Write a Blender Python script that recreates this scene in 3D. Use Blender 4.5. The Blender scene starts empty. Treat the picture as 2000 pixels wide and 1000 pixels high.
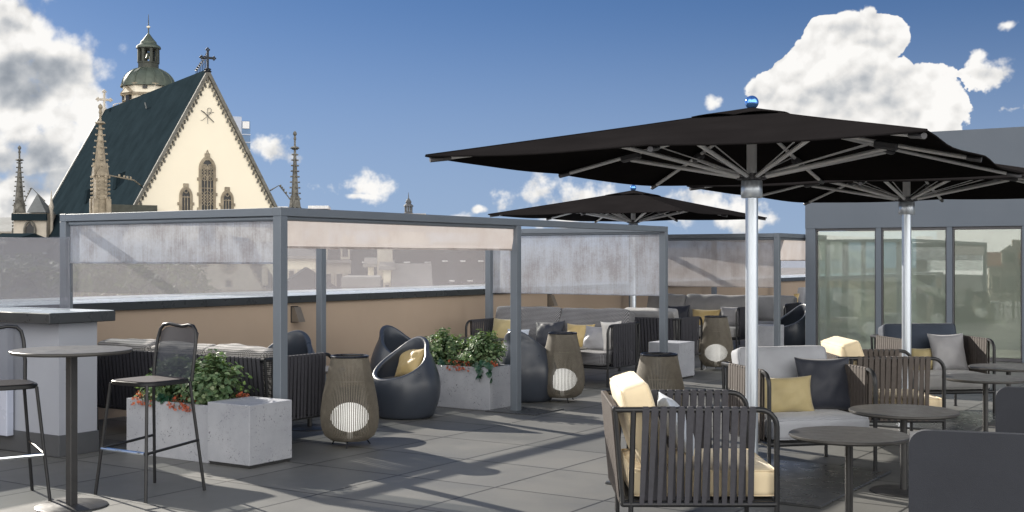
import bpy, bmesh, math, random
from math import sin, cos, pi, radians, atan, atan2, sqrt
from mathutils import Vector, Matrix, noise
random.seed(7)
S = bpy.context.scene
COL = S.collection
FPX, EYE, HOR = 2380.0, 1.65, 505.0

# ------------------------------------------------------------------ layout helpers
def gp(x, y, z=0.0):                       # ground (or height z) point seen at a pixel of the 2000x1000 photo
    Y = FPX * (EYE - z) / (y - HOR)
    return Vector(((x - 1000) * Y / FPX, Y, z))
def dp(x, y, Y):                           # point at distance Y
    return Vector(((x - 1000) * Y / FPX, Y, EYE + (HOR - y) * Y / FPX))
AX = Vector((0.5476, 0.8368, 0)); BX = Vector((-0.8368, 0.5476, 0)); P1 = Vector((-1.93, 10.15, 0))
ROT = atan2(0.8368, 0.5476)
def W(a, b, z=0.0): return P1 + AX * a + BX * b + Vector((0, 0, z))

# ------------------------------------------------------------------ mesh builder
class MB:
    def __init__(s): s.v = []; s.f = []
    def add(s, vs, fs):
        o = len(s.v); s.v += [tuple(p) for p in vs]; s.f += [tuple(i + o for i in f) for f in fs]; return s
    def box(s, c, size, ch=0.0, M=None):
        hx, hy, hz = size[0] / 2, size[1] / 2, size[2] / 2
        ch = min(ch, hx * .45, hy * .45, hz * .45)
        c = Vector(c); vs = []; fs = []
        if ch <= 0:
            for x in (-1, 1):
                for y in (-1, 1):
                    for z in (-1, 1): vs.append(Vector((x * hx, y * hy, z * hz)))
            fs = [(0, 1, 3, 2), (4, 6, 7, 5), (0, 4, 5, 1), (2, 3, 7, 6), (0, 2, 6, 4), (1, 5, 7, 3)]
        else:
            idx = {}
            for x in (-1, 1):
                for y in (-1, 1):
                    for z in (-1, 1):
                        for k in range(3):
                            p = [x * (hx - ch), y * (hy - ch), z * (hz - ch)]
                            p[k] = (x * hx, y * hy, z * hz)[k]
                            idx[(x, y, z, k)] = len(vs); vs.append(Vector(p))
            for k in range(3):
                a, b = [q for q in range(3) if q != k]
                for sg in (-1, 1):
                    loop = []
                    for (u, w) in ((-1, -1), (1, -1), (1, 1), (-1, 1)):
                        key = [0, 0, 0]; key[k] = sg; key[a] = u; key[b] = w; loop.append(idx[(*key, k)])
                    fs.append(tuple(loop))
                for u in (-1, 1):
                    for w in (-1, 1):
                        k1 = [0, 0, 0]; k1[k] = -1; k1[a] = u; k1[b] = w; k2 = list(k1); k2[k] = 1
                        fs.append((idx[(*k1, a)], idx[(*k2, a)], idx[(*k2, b)], idx[(*k1, b)]))
            for x in (-1, 1):
                for y in (-1, 1):
                    for z in (-1, 1): fs.append(tuple(idx[(x, y, z, k)] for k in range(3)))
        if M is not None: vs = [M @ p for p in vs]
        return s.add([p + c for p in vs], fs)
    def tube(s, pts, r, n=8, cap=True, closed=False):
        pts = [Vector(p) for p in pts]; m = len(pts); vs = []; fs = []
        rr = r if isinstance(r, (list, tuple)) else [r] * m
        up = None
        for i, p in enumerate(pts):
            if closed: t = (pts[(i + 1) % m] - pts[i - 1])
            else: t = pts[min(i + 1, m - 1)] - pts[max(i - 1, 0)]
            t.normalize()
            if up is None: up = t.orthogonal().normalized()
            up = (up - t * up.dot(t)); up = up.normalized() if up.length > 1e-6 else t.orthogonal().normalized()
            w = t.cross(up)
            for k in range(n):
                a = 2 * pi * k / n; vs.append(p + (up * cos(a) + w * sin(a)) * rr[i])
        for i in range(m if closed else m - 1):
            j = (i + 1) % m
            for k in range(n):
                l = (k + 1) % n; fs.append((i * n + k, i * n + l, j * n + l, j * n + k))
        if cap and not closed: fs.append(tuple(range(n))); fs.append(tuple((m - 1) * n + k for k in range(n)))
        return s.add(vs, fs)
    def lathe(s, prof, n=32, c=(0, 0, 0), ph=0.0):
        c = Vector(c); vs = []; fs = []; m = len(prof)
        for (r, z) in prof:
            for k in range(n):
                a = 2 * pi * k / n + ph; vs.append(c + Vector((r * cos(a), r * sin(a), z)))
        for i in range(m - 1):
            for k in range(n):
                l = (k + 1) % n; fs.append((i * n + k, i * n + l, (i + 1) * n + l, (i + 1) * n + k))
        fs.append(tuple(range(n))); fs.append(tuple((m - 1) * n + k for k in range(n)))
        return s.add(vs, fs)
    def prism(s, poly, y0, y1, M=None):     # poly in (x,z), extruded along y
        n = len(poly)
        vs = [Vector((x, y0, z)) for x, z in poly] + [Vector((x, y1, z)) for x, z in poly]
        fs = [tuple(range(n)), tuple(range(2 * n - 1, n - 1, -1))] + [(i, (i + 1) % n, n + (i + 1) % n, n + i) for i in range(n)]
        if M is not None: vs = [M @ p for p in vs]
        return s.add(vs, fs)
    def strap(s, p0, p1, wd, w0, w1, nd, th=.003):
        p0, p1, wd, nd = Vector(p0), Vector(p1), Vector(wd), Vector(nd) * (th / 2)
        a = [p0 - wd * w0 / 2, p0 + wd * w0 / 2, p1 + wd * w1 / 2, p1 - wd * w1 / 2]
        vs = [q - nd for q in a] + [q + nd for q in a]
        return s.add(vs, [(0, 1, 2, 3), (7, 6, 5, 4), (0, 4, 5, 1), (1, 5, 6, 2), (2, 6, 7, 3), (3, 7, 4, 0)])
    def cushion(s, size, r=.06, n=14, crown=.03, wr=.006, seed=0, M=None, sag=0.0):
        hx, hy, hz = [q / 2 for q in size]; H = Vector((hx, hy, hz)); vs = []; fs = []; idx = {}
        def vert(p):
            key = tuple(round(q, 4) for q in p)
            if key in idx: return idx[key]
            q = Vector((p[0] * hx, p[1] * hy, p[2] * hz))
            inn = Vector([max(-H[k] + r, min(H[k] - r, q[k])) for k in range(3)])
            d = q - inn
            if d.length > 1e-6: q = inn + d.normalized() * r
            for k in range(3):
                a, b = [j for j in range(3) if j != k]
                if abs(p[k]) > .99: q[k] += math.copysign((crown if size[k] == min(size) else crown * .15) * (1 - p[a] ** 4) * (1 - p[b] ** 4), p[k])
            nv = Vector((q.x * 5 + seed * 3.1, q.y * 5, q.z * 5))
            q += Vector((noise.noise(nv), noise.noise(nv + Vector((9, 0, 0))), noise.noise(nv + Vector((0, 9, 0))))) * wr * 2
            q.z -= sag * (p[1] ** 2) * (1 if p[2] > 0 else 0)
            idx[key] = len(vs); vs.append(q); return idx[key]
        for k in range(3):
            a, b = [j for j in range(3) if j != k]
            for sg in (-1, 1):
                for i in range(n):
                    for j in range(n):
                        loop = []
                        for (u, w) in ((i, j), (i + 1, j), (i + 1, j + 1), (i, j + 1)):
                            p = [0, 0, 0]; p[k] = sg
                            p[a] = -1 + 2 * u / n; p[b] = -1 + 2 * w / n; loop.append(vert(p))
                        fs.append(tuple(loop))
        if M is not None: vs = [M @ p for p in vs]
        return s.add(vs, fs)
    def pillow(s, w, h, t, n=16, seed=0, wr=.012):   # stands on its edge, normal = X, base at z=0
        vs = []; fs = []
        for sd in (-1, 1):
            for i in range(n + 1):
                for j in range(n + 1):
                    u = -1 + 2 * i / n; v = -1 + 2 * j / n
                    pin = 1 - .09 * (1 - u * u) * abs(v) ** 3 ; pin2 = 1 - .09 * (1 - v * v) * abs(u) ** 3
                    th = (max(0, 1 - u * u) ** .55) * (max(0, 1 - v * v) ** .55)
                    nz = noise.noise(Vector((u * 1.6 + seed, v * 1.6, seed * 1.7))) * wr * 1.4 + noise.noise(Vector((u * 4 + seed, v * 2.5, 5.))) * wr * .8
                    vs.append(Vector((sd * (t / 2 * th + .003) + nz * (.3 + th), u * w / 2 * pin2, h / 2 + v * h / 2 * pin + .0 * nz)))
        m = n + 1
        for sd in range(2):
            o = sd * m * m
            for i in range(n):
                for j in range(n): fs.append((o + i * m + j, o + (i + 1) * m + j, o + (i + 1) * m + j + 1, o + i * m + j + 1))
        ring = [(i, 0) for i in range(n)] + [(n, j) for j in range(n)] + [(i, n) for i in range(n, 0, -1)] + [(0, j) for j in range(n, 0, -1)]
        for k in range(len(ring)):
            a = ring[k]; b = ring[(k + 1) % len(ring)]
            fs.append((a[0] * m + a[1], b[0] * m + b[1], m * m + b[0] * m + b[1], m * m + a[0] * m + a[1]))
        return s.add(vs, fs)
    def xf(s, M): s.v = [tuple(M @ Vector(p)) for p in s.v]; return s
    def build(s, name, mat, parent=None, ang=35, smooth=True, recalc=True, loc=None):
        me = bpy.data.meshes.new(name); me.from_pydata(s.v, [], s.f)
        if recalc:
            bm = bmesh.new(); bm.from_mesh(me); bmesh.ops.recalc_face_normals(bm, faces=bm.faces); bm.to_mesh(me); bm.free()
        if smooth:
            me.polygons.foreach_set('use_smooth', [True] * len(me.polygons)); me.set_sharp_from_angle(angle=radians(ang))
        me.materials.append(mat); me.update()
        o = bpy.data.objects.new(name, me); COL.objects.link(o)
        if parent is not None: o.parent = parent
        if loc is not None: o.location = loc
        return o

def tag(o, label=None, cat=None, group=None, kind=None):
    if label: o['label'] = label
    if cat: o['category'] = cat
    if group: o['group'] = group
    if kind: o['kind'] = kind
    return o
def thing(name, label, cat, loc=(0, 0, 0), rot=0.0, group=None):
    o = bpy.data.objects.new(name, None); COL.objects.link(o); o.empty_display_size = .1
    o.location = loc; o.rotation_euler = (0, 0, rot)
    return tag(o, label, cat, group)
def copy_tree(o, loc=None, rot=None, label=None, parent=None):
    c = o.copy(); COL.objects.link(c)
    if parent is not None: c.parent = parent
    for ch in [q for q in bpy.data.objects if q.parent == o]: copy_tree(ch, parent=c)
    if loc is not None: c.location = loc
    if rot is not None: c.rotation_euler = (0, 0, rot)
    if label: c['label'] = label
    return c

# ------------------------------------------------------------------ materials
MT = {}
def nd(nt, t, **kw):
    n = nt.nodes.new(t)
    for k, v in kw.items():
        if k.startswith('i_'):
            key = k[2:]; n.inputs[int(key) if key.isdigit() else key.replace('_', ' ')].default_value = v
        else: setattr(n, k, v)
    return n
def ma(nt, op, a, b=None, c=None, clamp=False):
    n = nt.nodes.new('ShaderNodeMath'); n.operation = op; n.use_clamp = clamp
    for i, q in enumerate((a, b, c)):
        if q is None: continue
        if isinstance(q, (int, float)): n.inputs[i].default_value = q
        else: nt.links.new(q, n.inputs[i])
    return n.outputs[0]
def mixc(nt, fac, a, b, mode='MIX'):
    n = nt.nodes.new('ShaderNodeMix'); n.data_type = 'RGBA'; n.blend_type = mode
    for s_, q in ((n.inputs[0], fac), (n.inputs[6], a), (n.inputs[7], b)):
        if isinstance(q, (int, float)): s_.default_value = q
        elif isinstance(q, tuple): s_.default_value = (*q[:3], 1)
        else: nt.links.new(q, s_)
    return n.outputs[2]
def noise_n(nt, vec, scale, detail=4, rough=.55, dist=0.0):
    n = nd(nt, 'ShaderNodeTexNoise'); n.inputs['Scale'].default_value = scale; n.inputs['Detail'].default_value = detail
    n.inputs['Roughness'].default_value = rough; n.inputs['Distortion'].default_value = dist
    nt.links.new(vec, n.inputs['Vector']); return n.outputs['Fac']
def ramp(nt, fac, stops):
    n = nd(nt, 'ShaderNodeValToRGB'); e = n.color_ramp.elements
    while len(e) < len(stops): e.new(.5)
    for i, (p, c) in enumerate(stops): e[i].position = p; e[i].color = (*c, 1) if len(c) == 3 else c
    nt.links.new(fac, n.inputs[0]); return n.outputs[0]
def mapr(nt, v, a, b, c=0.0, d=1.0, smooth=False):
    n = nd(nt, 'ShaderNodeMapRange'); n.clamp = True
    if smooth: n.interpolation_type = 'SMOOTHSTEP'
    nt.links.new(v, n.inputs[0])
    for i, q in enumerate((a, b, c, d)): n.inputs[i + 1].default_value = q
    return n.outputs[0]
def new_mat(name):
    m = bpy.data.materials.new(name); m.use_nodes = True; nt = m.node_tree
    b = nt.nodes['Principled BSDF']; MT[name] = m; return m, nt, b
def obc(nt): return nd(nt, 'ShaderNodeTexCoord').outputs['Object']
def bump(nt, b, h, strength=.3, dist=.01):
    n = nd(nt, 'ShaderNodeBump'); n.inputs['Strength'].default_value = strength; n.inputs['Distance'].default_value = dist
    nt.links.new(h, n.inputs['Height']); nt.links.new(n.outputs[0], b.inputs['Normal'])
def simple(name, c, rough=.5, metal=0.0, var=.12, sc=6.0, bs=0.0, bsc=60.0, bd=.004, spec=None, rv=.06):
    m, nt, b = new_mat(name); v = obc(nt)
    n1 = noise_n(nt, v, sc, 5, .6)
    c0 = tuple(q * (1 - var) for q in c); c1 = tuple(min(1, q * (1 + var)) for q in c)
    nt.links.new(mixc(nt, mapr(nt, n1, .3, .7), c0, c1), b.inputs['Base Color'])
    b.inputs['Roughness'].default_value = rough; b.inputs['Metallic'].default_value = metal
    nt.links.new(mapr(nt, noise_n(nt, v, sc * 3, 3), .3, .7, max(0, rough - rv), min(1, rough + rv)), b.inputs['Roughness'])
    if spec is not None: b.inputs['Specular IOR Level'].default_value = spec
    if bs: bump(nt, b, noise_n(nt, v, bsc, 3), bs, bd)
    return m
def fabric(name, c, kind='weave', var=.1, sheen=.3, spec=.3, rough=.8, sc=260.0):
    m, nt, b = new_mat(name); v = obc(nt)
    n1 = noise_n(nt, v, 4, 3)
    c0 = tuple(q * (1 - var) for q in c); c1 = tuple(min(1, q * (1 + var)) for q in c)
    col = mixc(nt, mapr(nt, n1, .3, .7), c0, c1)
    if kind == 'knit':
        sx = nd(nt, 'ShaderNodeSeparateXYZ'); nt.links.new(v, sx.inputs[0])
        u = ma(nt, 'ADD', sx.outputs[1], sx.outputs[0]); w = sx.outputs[2]
        k = 2 * pi / .034
        a = ma(nt, 'SINE', ma(nt, 'MULTIPLY', ma(nt, 'ADD', u, w), k)); d = ma(nt, 'SINE', ma(nt, 'MULTIPLY', ma(nt, 'SUBTRACT', u, w), k))
        h = ma(nt, 'MULTIPLY', a, d)
        nt.links.new(mixc(nt, mapr(nt, h, -.15, .25), tuple(q * .16 for q in c), col), b.inputs['Base Color'])
        bump(nt, b, h, .5, .003)
    else:
        nt.links.new(col, b.inputs['Base Color'])
        h = ma(nt, 'ADD', noise_n(nt, v, sc, 2), ma(nt, 'MULTIPLY', noise_n(nt, v, 9, 4), 1.5))
        bump(nt, b, h, .35, .004)
    b.inputs['Roughness'].default_value = rough; b.inputs['Sheen Weight'].default_value = sheen
    b.inputs['Specular IOR Level'].default_value = spec
    return m
def srgb(r, g, b): return tuple(((q / 255 + .055) / 1.055) ** 2.4 if q > 10 else q / 3294 for q in (r, g, b))

simple('post_metal', (.155, .180, .215), .45, .15, .04, 3)
simple('frame_black', (.020, .021, .024), .35, .3, .1, 8)
simple('strap_dark', (.040, .040, .050), .75, 0, .15, 30, .4, 200, .002)
simple('strap_lit', (.085, .072, .066), .75, 0, .15, 30, .4, 200, .002)  # lit tone of the dark straps, put into the colour
simple('shell_blue', (.044, .053, .072), .33, 0.0, .08, 4, spec=.6)
simple('lamp_wire', (.155, .138, .112), .65, 0, .15, 20)
simple('lamp_ring', (.03, .032, .04), .3, .5)
simple('alu', (.66, .72, .80), .30, .75, .02, 3, rv=.01)
simple('alu_dull', (.82, .82, .84), .38, .15, .04, 3, rv=.02)
simple('bracket', (.10, .10, .11), .45, .5, .1, 9)
simple('canopy_black', (.016, .0145, .015), .9, 0, .15, 2, .2, 300, .002, spec=0)
simple('wall_peach', srgb(170, 152, 135), .85, 0, .035, 1.2, .15, 120, .002)
simple('wall_grey', (.31, .33, .385), .8, 0, .05, 1.5, .1, 120, .002)
simple('wall_blue', (.118, .142, .178), .6, 0, .035, .8)
simple('panel_white', (.46, .50, .62), .28, 0, .04, 1.5)
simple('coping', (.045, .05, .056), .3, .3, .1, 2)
simple('coping_sky_sheen', (.80, .88, .96), .25, .15, .03, 1)  # grazing sky sheen of the dark coping, put into a pale colour
simple('skirting', (.07, .075, .085), .5, 0, .1, 3)
simple('plate_steel', (.075, .078, .082), .30, .2, .15, 3)
simple('lamp_bronze', (.19, .165, .14), .5, .2, .1, 9)
simple('table_top', (.060, .058, .056), .38, 0, .1, 5)
simple('table_metal', (.05, .05, .052), .4, .3, .1, 8)
simple('stool_seat', (.05, .04, .042), .5, 0, .2, 30)
simple('chrome', (.8, .85, .9), .06, 1.0, .02)
simple('ball_sky_tint', (.16, .40, .95), .10, .8, .02, rv=.01)  # sky reflection put into the base colour of the finial ball
simple('soil', (.03, .022, .015), .95, 0, .4, 30)
simple('joint_dark', (.025, .026, .028), .8)
simple('slate_roof', (.019, .030, .037), .95, 0, .18, .5, .4, 3, .05, spec=0)
simple('slate_pale', (.20, .21, .21), .7, 0, .2, .6)
simple('copper_green', (.085, .105, .085), .55, .1, .25, 1.2)
simple('copper_dark', (.05, .055, .045), .6, .1, .3, 2)
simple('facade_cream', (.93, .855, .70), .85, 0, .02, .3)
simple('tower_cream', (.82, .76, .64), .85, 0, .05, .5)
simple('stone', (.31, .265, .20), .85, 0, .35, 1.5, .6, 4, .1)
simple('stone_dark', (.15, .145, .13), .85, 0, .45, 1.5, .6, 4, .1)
simple('stone_pale', (.55, .50, .43), .85, 0, .15, 1)
simple('glass_dark', (.012, .014, .018), .35, 0, .3, 1)
simple('iron', (.018, .024, .035), .6, .3)
simple('tile_red', (.25, .09, .055), .8, 0, .3, 2)
simple('roof_grey', (.10, .105, .115), .75, 0, .2, .7)
simple('roof_light', (.30, .29, .28), .75, 0, .15, .7)
simple('tower_glass', (.07, .14, .26), .2, .2, .2, .05)
simple('tower_wall', (.42, .47, .58), .6, 0, .05, .05)
simple('white_paint', (.75, .75, .76), .6)
simple('bark', (.06, .045, .03), .9, 0, .3, 8)
simple('street', (.10, .10, .10), .9, 0, .2, .02)
simple('interior_beige', (.80, .76, .66), .8, 0, .05, .6)
simple('interior_floor', (.30, .24, .18), .5, 0, .2, 2)
fabric('cream', srgb(232, 214, 180))
fabric('light_grey', (.33, .345, .385))
fabric('pillow_blue', (.42, .47, .56), spec=.4, rough=.6)
fabric('pillow_grey', (.30, .30, .32), spec=.6, rough=.45)
fabric('pillow_white', (.72, .70, .68))
fabric('navy', (.016, .020, .034), spec=.4, rough=.5)
fabric('navy_cushion', (.035, .048, .075), spec=.3)
fabric('gold', (.50, .37, .155), spec=.6, rough=.42)
fabric('olive_gold', (.40, .33, .17), spec=.4, rough=.55)
fabric('tub_fabric', (.034, .037, .047), var=.06, sheen=.1)
fabric('grey_cushion', (.25, .25, .255), spec=.4, rough=.6)
fabric('knit', (.40, .385, .375), 'knit')
fabric('knit_grey', (.27, .27, .29), 'knit')

# concrete
def concrete():
    m, nt, b = new_mat('concrete'); v = obc(nt)
    base = mixc(nt, mapr(nt, noise_n(nt, v, 3, 6, .6), .3, .7), (.31, .325, .37), (.42, .435, .475))
    dn = nd(nt, 'ShaderNodeTexNoise'); dn.inputs['Scale'].default_value = 22; dn.inputs['Detail'].default_value = 3; nt.links.new(v, dn.inputs['Vector'])
    dv = nd(nt, 'ShaderNodeVectorMath'); dv.operation = 'MULTIPLY_ADD'; nt.links.new(dn.outputs['Color'], dv.inputs[0]); dv.inputs[1].default_value = (.09, .09, .09); nt.links.new(v, dv.inputs[2])
    vo = nd(nt, 'ShaderNodeTexVoronoi'); vo.inputs['Scale'].default_value = 34; nt.links.new(dv.outputs[0], vo.inputs['Vector'])
    big = noise_n(nt, v, 7, 5, .65)
    pit = ma(nt, 'MULTIPLY', mapr(nt, vo.outputs['Distance'], .14, .30, 1, 0), mapr(nt, big, .46, .58))
    fine = mapr(nt, noise_n(nt, v, 90, 3, .7), .57, .66)
    pp = ma(nt, 'MAXIMUM', pit, ma(nt, 'MULTIPLY', fine, ma(nt, 'MULTIPLY', mapr(nt, big, .4, .6), .7)))
    nt.links.new(mixc(nt, pp, base, (.17, .175, .20)), b.inputs['Base Color'])
    b.inputs['Roughness'].default_value = .75
    bump(nt, b, ma(nt, 'MULTIPLY', pp, -1), .35, .004)
concrete()
# floor tiles
def tiles():
    m, nt, b = new_mat('floor_tile'); v = obc(nt)
    sx = nd(nt, 'ShaderNodeSeparateXYZ'); nt.links.new(v, sx.inputs[0])
    T = .894
    def cell(o): 
        q = ma(nt, 'DIVIDE', o, T); fr = ma(nt, 'FRACT', q)
        return ma(nt, 'FLOOR', q), ma(nt, 'ABSOLUTE', ma(nt, 'SUBTRACT', fr, .5))
    ca, fa = cell(sx.outputs[0]); cb, fb = cell(sx.outputs[1])
    e = ma(nt, 'MAXIMUM', fa, fb)
    line = mapr(nt, e, .4885, .4915); edge = mapr(nt, e, .470, .4925)
    wn = nd(nt, 'ShaderNodeTexWhiteNoise'); wn.noise_dimensions = '2D'
    cx = nd(nt, 'ShaderNodeCombineXYZ'); nt.links.new(ca, cx.inputs[0]); nt.links.new(cb, cx.inputs[1]); nt.links.new(cx.outputs[0], wn.inputs['Vector'])
    n1 = noise_n(nt, v, 1.3, 6, .62); n2 = noise_n(nt, v, 60, 3, .6)
    f = ma(nt, 'ADD', ma(nt, 'MULTIPLY', n1, .45), ma(nt, 'ADD', ma(nt, 'MULTIPLY', wn.outputs[0], .40), ma(nt, 'MULTIPLY', n2, .17)))
    col = mixc(nt, mapr(nt, f, .25, .75), (.122, .124, .120), (.168, .167, .160))
    st = mapr(nt, noise_n(nt, v, 2.2, 6, .7), .56, .72)
    col = mixc(nt, ma(nt, 'MULTIPLY', st, .25), col, (.10, .10, .098))
    col = mixc(nt, ma(nt, 'MULTIPLY', edge, .12), col, (.10, .10, .10))
    nt.links.new(mixc(nt, line, col, (.022, .023, .024)), b.inputs['Base Color'])
    nt.links.new(mapr(nt, n1, .3, .7, .42, .62), b.inputs['Roughness'])
    bump(nt, b, ma(nt, 'SUBTRACT', ma(nt, 'MULTIPLY', n2, .15), line), .4, .004)
tiles()
def blind(name, c, c2, op=.82, streak=.5):
    m, nt, b = new_mat(name); v = obc(nt); out = nt.nodes['Material Output']
    mp = nd(nt, 'ShaderNodeMapping'); mp.inputs['Scale'].default_value = (1, 1, .8); nt.links.new(v, mp.inputs[0])
    mp2 = nd(nt, 'ShaderNodeMapping'); mp2.inputs['Scale'].default_value = (1, 1, .03); nt.links.new(v, mp2.inputs[0])
    n1 = noise_n(nt, mp.outputs[0], 2.6, 7, .68); n3 = noise_n(nt, mp2.outputs[0], 70, 2, .5)
    n4 = noise_n(nt, v, 45, 3, .7)
    f = ma(nt, 'ADD', mapr(nt, n1, .38, .62), ma(nt, 'MULTIPLY', ma(nt, 'ADD', ma(nt, 'SUBTRACT', n3, .5), ma(nt, 'SUBTRACT', n4, .5)), streak * 2), clamp=True)
    col = mixc(nt, f, c, c2)
    df = nd(nt, 'ShaderNodeBsdfDiffuse'); tl = nd(nt, 'ShaderNodeBsdfTranslucent'); tr = nd(nt, 'ShaderNodeBsdfTransparent')
    nt.links.new(col, df.inputs[0]); nt.links.new(col, tl.inputs[0])
    m1 = nd(nt, 'ShaderNodeMixShader'); m1.inputs[0].default_value = .45; nt.links.new(df.outputs[0], m1.inputs[1]); nt.links.new(tl.outputs[0], m1.inputs[2])
    m2 = nd(nt, 'ShaderNodeMixShader'); nt.links.new(mapr(nt, f, 0, 1, min(1, op + .06), op - .08), m2.inputs[0])
    nt.links.new(tr.outputs[0], m2.inputs[1]); nt.links.new(m1.outputs[0], m2.inputs[2]); nt.links.new(m2.outputs[0], out.inputs[0])
blind('blind_grey', (.36, .35, .375), (.555, .59, .665), .88, .75)
blind('blind_pink', (.385, .350, .340), (.475, .445, .440), .93, .35)
blind('blind_warm', (.40, .36, .35), (.56, .53, .53), .90, .45)
def sheer(name, c, op, gl=.06, rough=.05):
    m, nt, b = new_mat(name); out = nt.nodes['Material Output']
    df = nd(nt, 'ShaderNodeBsdfDiffuse'); tl = nd(nt, 'ShaderNodeBsdfTranslucent'); tr = nd(nt, 'ShaderNodeBsdfTransparent'); g = nd(nt, 'ShaderNodeBsdfGlossy')
    g.inputs['Roughness'].default_value = rough
    tr.inputs[0].default_value = (.80, .95, .88, 1) if 'door' in name else (.93, .95, .95, 1)
    df.inputs[0].default_value = (*c, 1); tl.inputs[0].default_value = (*c, 1)
    m1 = nd(nt, 'ShaderNodeMixShader'); m1.inputs[0].default_value = .5; nt.links.new(df.outputs[0], m1.inputs[1]); nt.links.new(tl.outputs[0], m1.inputs[2])
    m2 = nd(nt, 'ShaderNodeMixShader'); m2.inputs[0].default_value = op; nt.links.new(tr.outputs[0], m2.inputs[1]); nt.links.new(m1.outputs[0], m2.inputs[2])
    m3 = nd(nt, 'ShaderNodeMixShader'); nt.links.new(m2.outputs[0], m3.inputs[1]); nt.links.new(g.outputs[0], m3.inputs[2])
    if gl < 0:
        fr = nd(nt, 'ShaderNodeFresnel'); fr.inputs[0].default_value = 1.5; nt.links.new(ma(nt, 'ADD', fr.outputs[0], -gl, clamp=True), m3.inputs[0])
    else: m3.inputs[0].default_value = gl
    nt.links.new(m3.outputs[0], out.inputs[0])
sheer('haze_glass', (.40, .372, .388), .335, .03, .1)
sheer('pier_glass', (.20, .20, .24), .30, .05, .03)
sheer('mesh_black', (.065, .072, .092), .80, .02, .3)
sheer('blind_sheer', (.46, .43, .44), .24, 0, .3)
sheer('door_glass', (.64, .68, .61), .44, -.12, .01)
sheer('lamp_liner', (.15, .135, .11), .36, 0, .5)
sheer('teal_glass', (.07, .24, .20), .80, .08, .02)
def emis(name, c, s):
    m, nt, b = new_mat(name); b.inputs['Base Color'].default_value = (*c, 1)
    b.inputs['Emission Color'].default_value = (*c, 1); b.inputs['Emission Strength'].default_value = s
emis('lamp_globe', (.95, .92, .88), .75)
def leafmat(name, stops, rough=.45, tr=.35):
    m, nt, b = new_mat(name); out = nt.nodes['Material Output']
    g = nd(nt, 'ShaderNodeNewGeometry')
    col = ramp(nt, g.outputs['Random Per Island'], stops)
    nt.links.new(col, b.inputs['Base Color']); b.inputs['Roughness'].default_value = rough
    tl = nd(nt, 'ShaderNodeBsdfTranslucent'); nt.links.new(mixc(nt, .5, col, (.25, .4, .05), 'MIX'), tl.inputs[0])
    mx = nd(nt, 'ShaderNodeMixShader'); mx.inputs[0].default_value = tr
    nt.links.new(b.outputs[0], mx.inputs[1]); nt.links.new(tl.outputs[0], mx.inputs[2]); nt.links.new(mx.outputs[0], out.inputs[0])
leafmat('leaf_bush', [(0, (.04, .085, .038)), (.45, (.10, .17, .08)), (.85, (.19, .265, .135)), (1, (.33, .39, .24))], .55, .25)
leafmat('leaf_ivy', [(0, (.01, .05, .035)), (1, (.03, .10, .06))], .35, .2)
leafmat('leaf_tree', [(0, (.02, .03, .012)), (.5, (.06, .075, .03)), (1, (.16, .155, .07))], .6, .25)
leafmat('petal_red', [(0, (.45, .07, .035)), (1, (.75, .20, .11))], .6, .2)
# ================================================================== TERRACE
def place_AB(o): o.location = P1; o.rotation_euler = (0, 0, ROT); return o
# floor: local axes = terrace axes; tile grid origin on a joint crossing seen in the photo
org = Vector((-.122, 8.785, 0))
fl = MB().box((6, -6, -.15), (44, 36, .30), 0).build('terrace_floor', MT['floor_tile'], smooth=False)
fl.location = org; fl.rotation_euler = (0, 0, ROT); tag(fl, 'large grey stone tiles paving the roof terrace', 'floor', kind='structure')

# parapet along the far side
t = place_AB(thing('parapet_wall', 'long peach rendered parapet wall with dark metal coping behind the sofas', 'parapet'))
MB().box((10.5, 3.65, .555), (38, .90, 1.11)).build('wall', MT['wall_peach'], t, smooth=False)
MB().box((10.5, 3.67, 1.153), (38.1, 1.04, .086), .006).build('coping', MT['coping'], t)
MB().box((10.5, 3.675, 1.1985), (38.0, 1.0, .004)).build('coping_sheen_sheet', MT['coping_sky_sheen'], t, smooth=False)  # thin pale sheet added for the sky sheen on the coping
# return wall
t = place_AB(thing('pier_wall', 'short light grey wall end with dark coping beside the bar table', 'wall'))
MB().box((-.84, 2.33, .555), (.38, 1.63, 1.11)).build('wall', MT['wall_grey'], t, smooth=False)
MB().box((-.86, 2.28, 1.158), (.66, 1.72, .088), .006).build('coping', MT['coping'], t)
MB().box((-.86, 2.28, 1.2045), (.63, 1.70, .004)).build('coping_sheen_sheet', MT['coping_sky_sheen'], t, smooth=False)  # same added sheen sheet on top of the wall end
MB().box((-.84, 2.325, .09), (.40, 1.65, .18), .003).build('skirting', MT['skirting'], t)
MB().box((-1.075, 2.62, .60), (.07, 1.02, .93), .006).build('panel', MT['panel_white'], t)
# glass screens
def glass(name, label, A0, A1, B, z0, z1, mat, along='A', th=.016, clips=True):
    t = place_AB(thing(name, label, 'glass screen'))
    if along == 'A':
        MB().box(((A0 + A1) / 2, B, (z0 + z1) / 2), (A1 - A0, th, z1 - z0), .002).build('pane', MT[mat], t)
    else:
        MB().box((B, (A0 + A1) / 2, (z0 + z1) / 2), (th, A1 - A0, z1 - z0), .002).build('pane', MT[mat], t)
    return t
g = glass('glass_balustrade', 'long hazy glass balustrade standing on the parapet coping', -8.3, 29.0, 4.08, 1.2015, 1.87, 'haze_glass')
MB().box((10.3, 4.08, 1.215), (37.4, .05, .03), .004).build('base_rail', MT['alu_dull'], g)
g = glass('pier_glass_screen', 'frameless glass screen standing on the short grey wall end', 1.62, 3.12, -.85, 1.208, 1.835, 'pier_glass', along='B')

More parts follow.
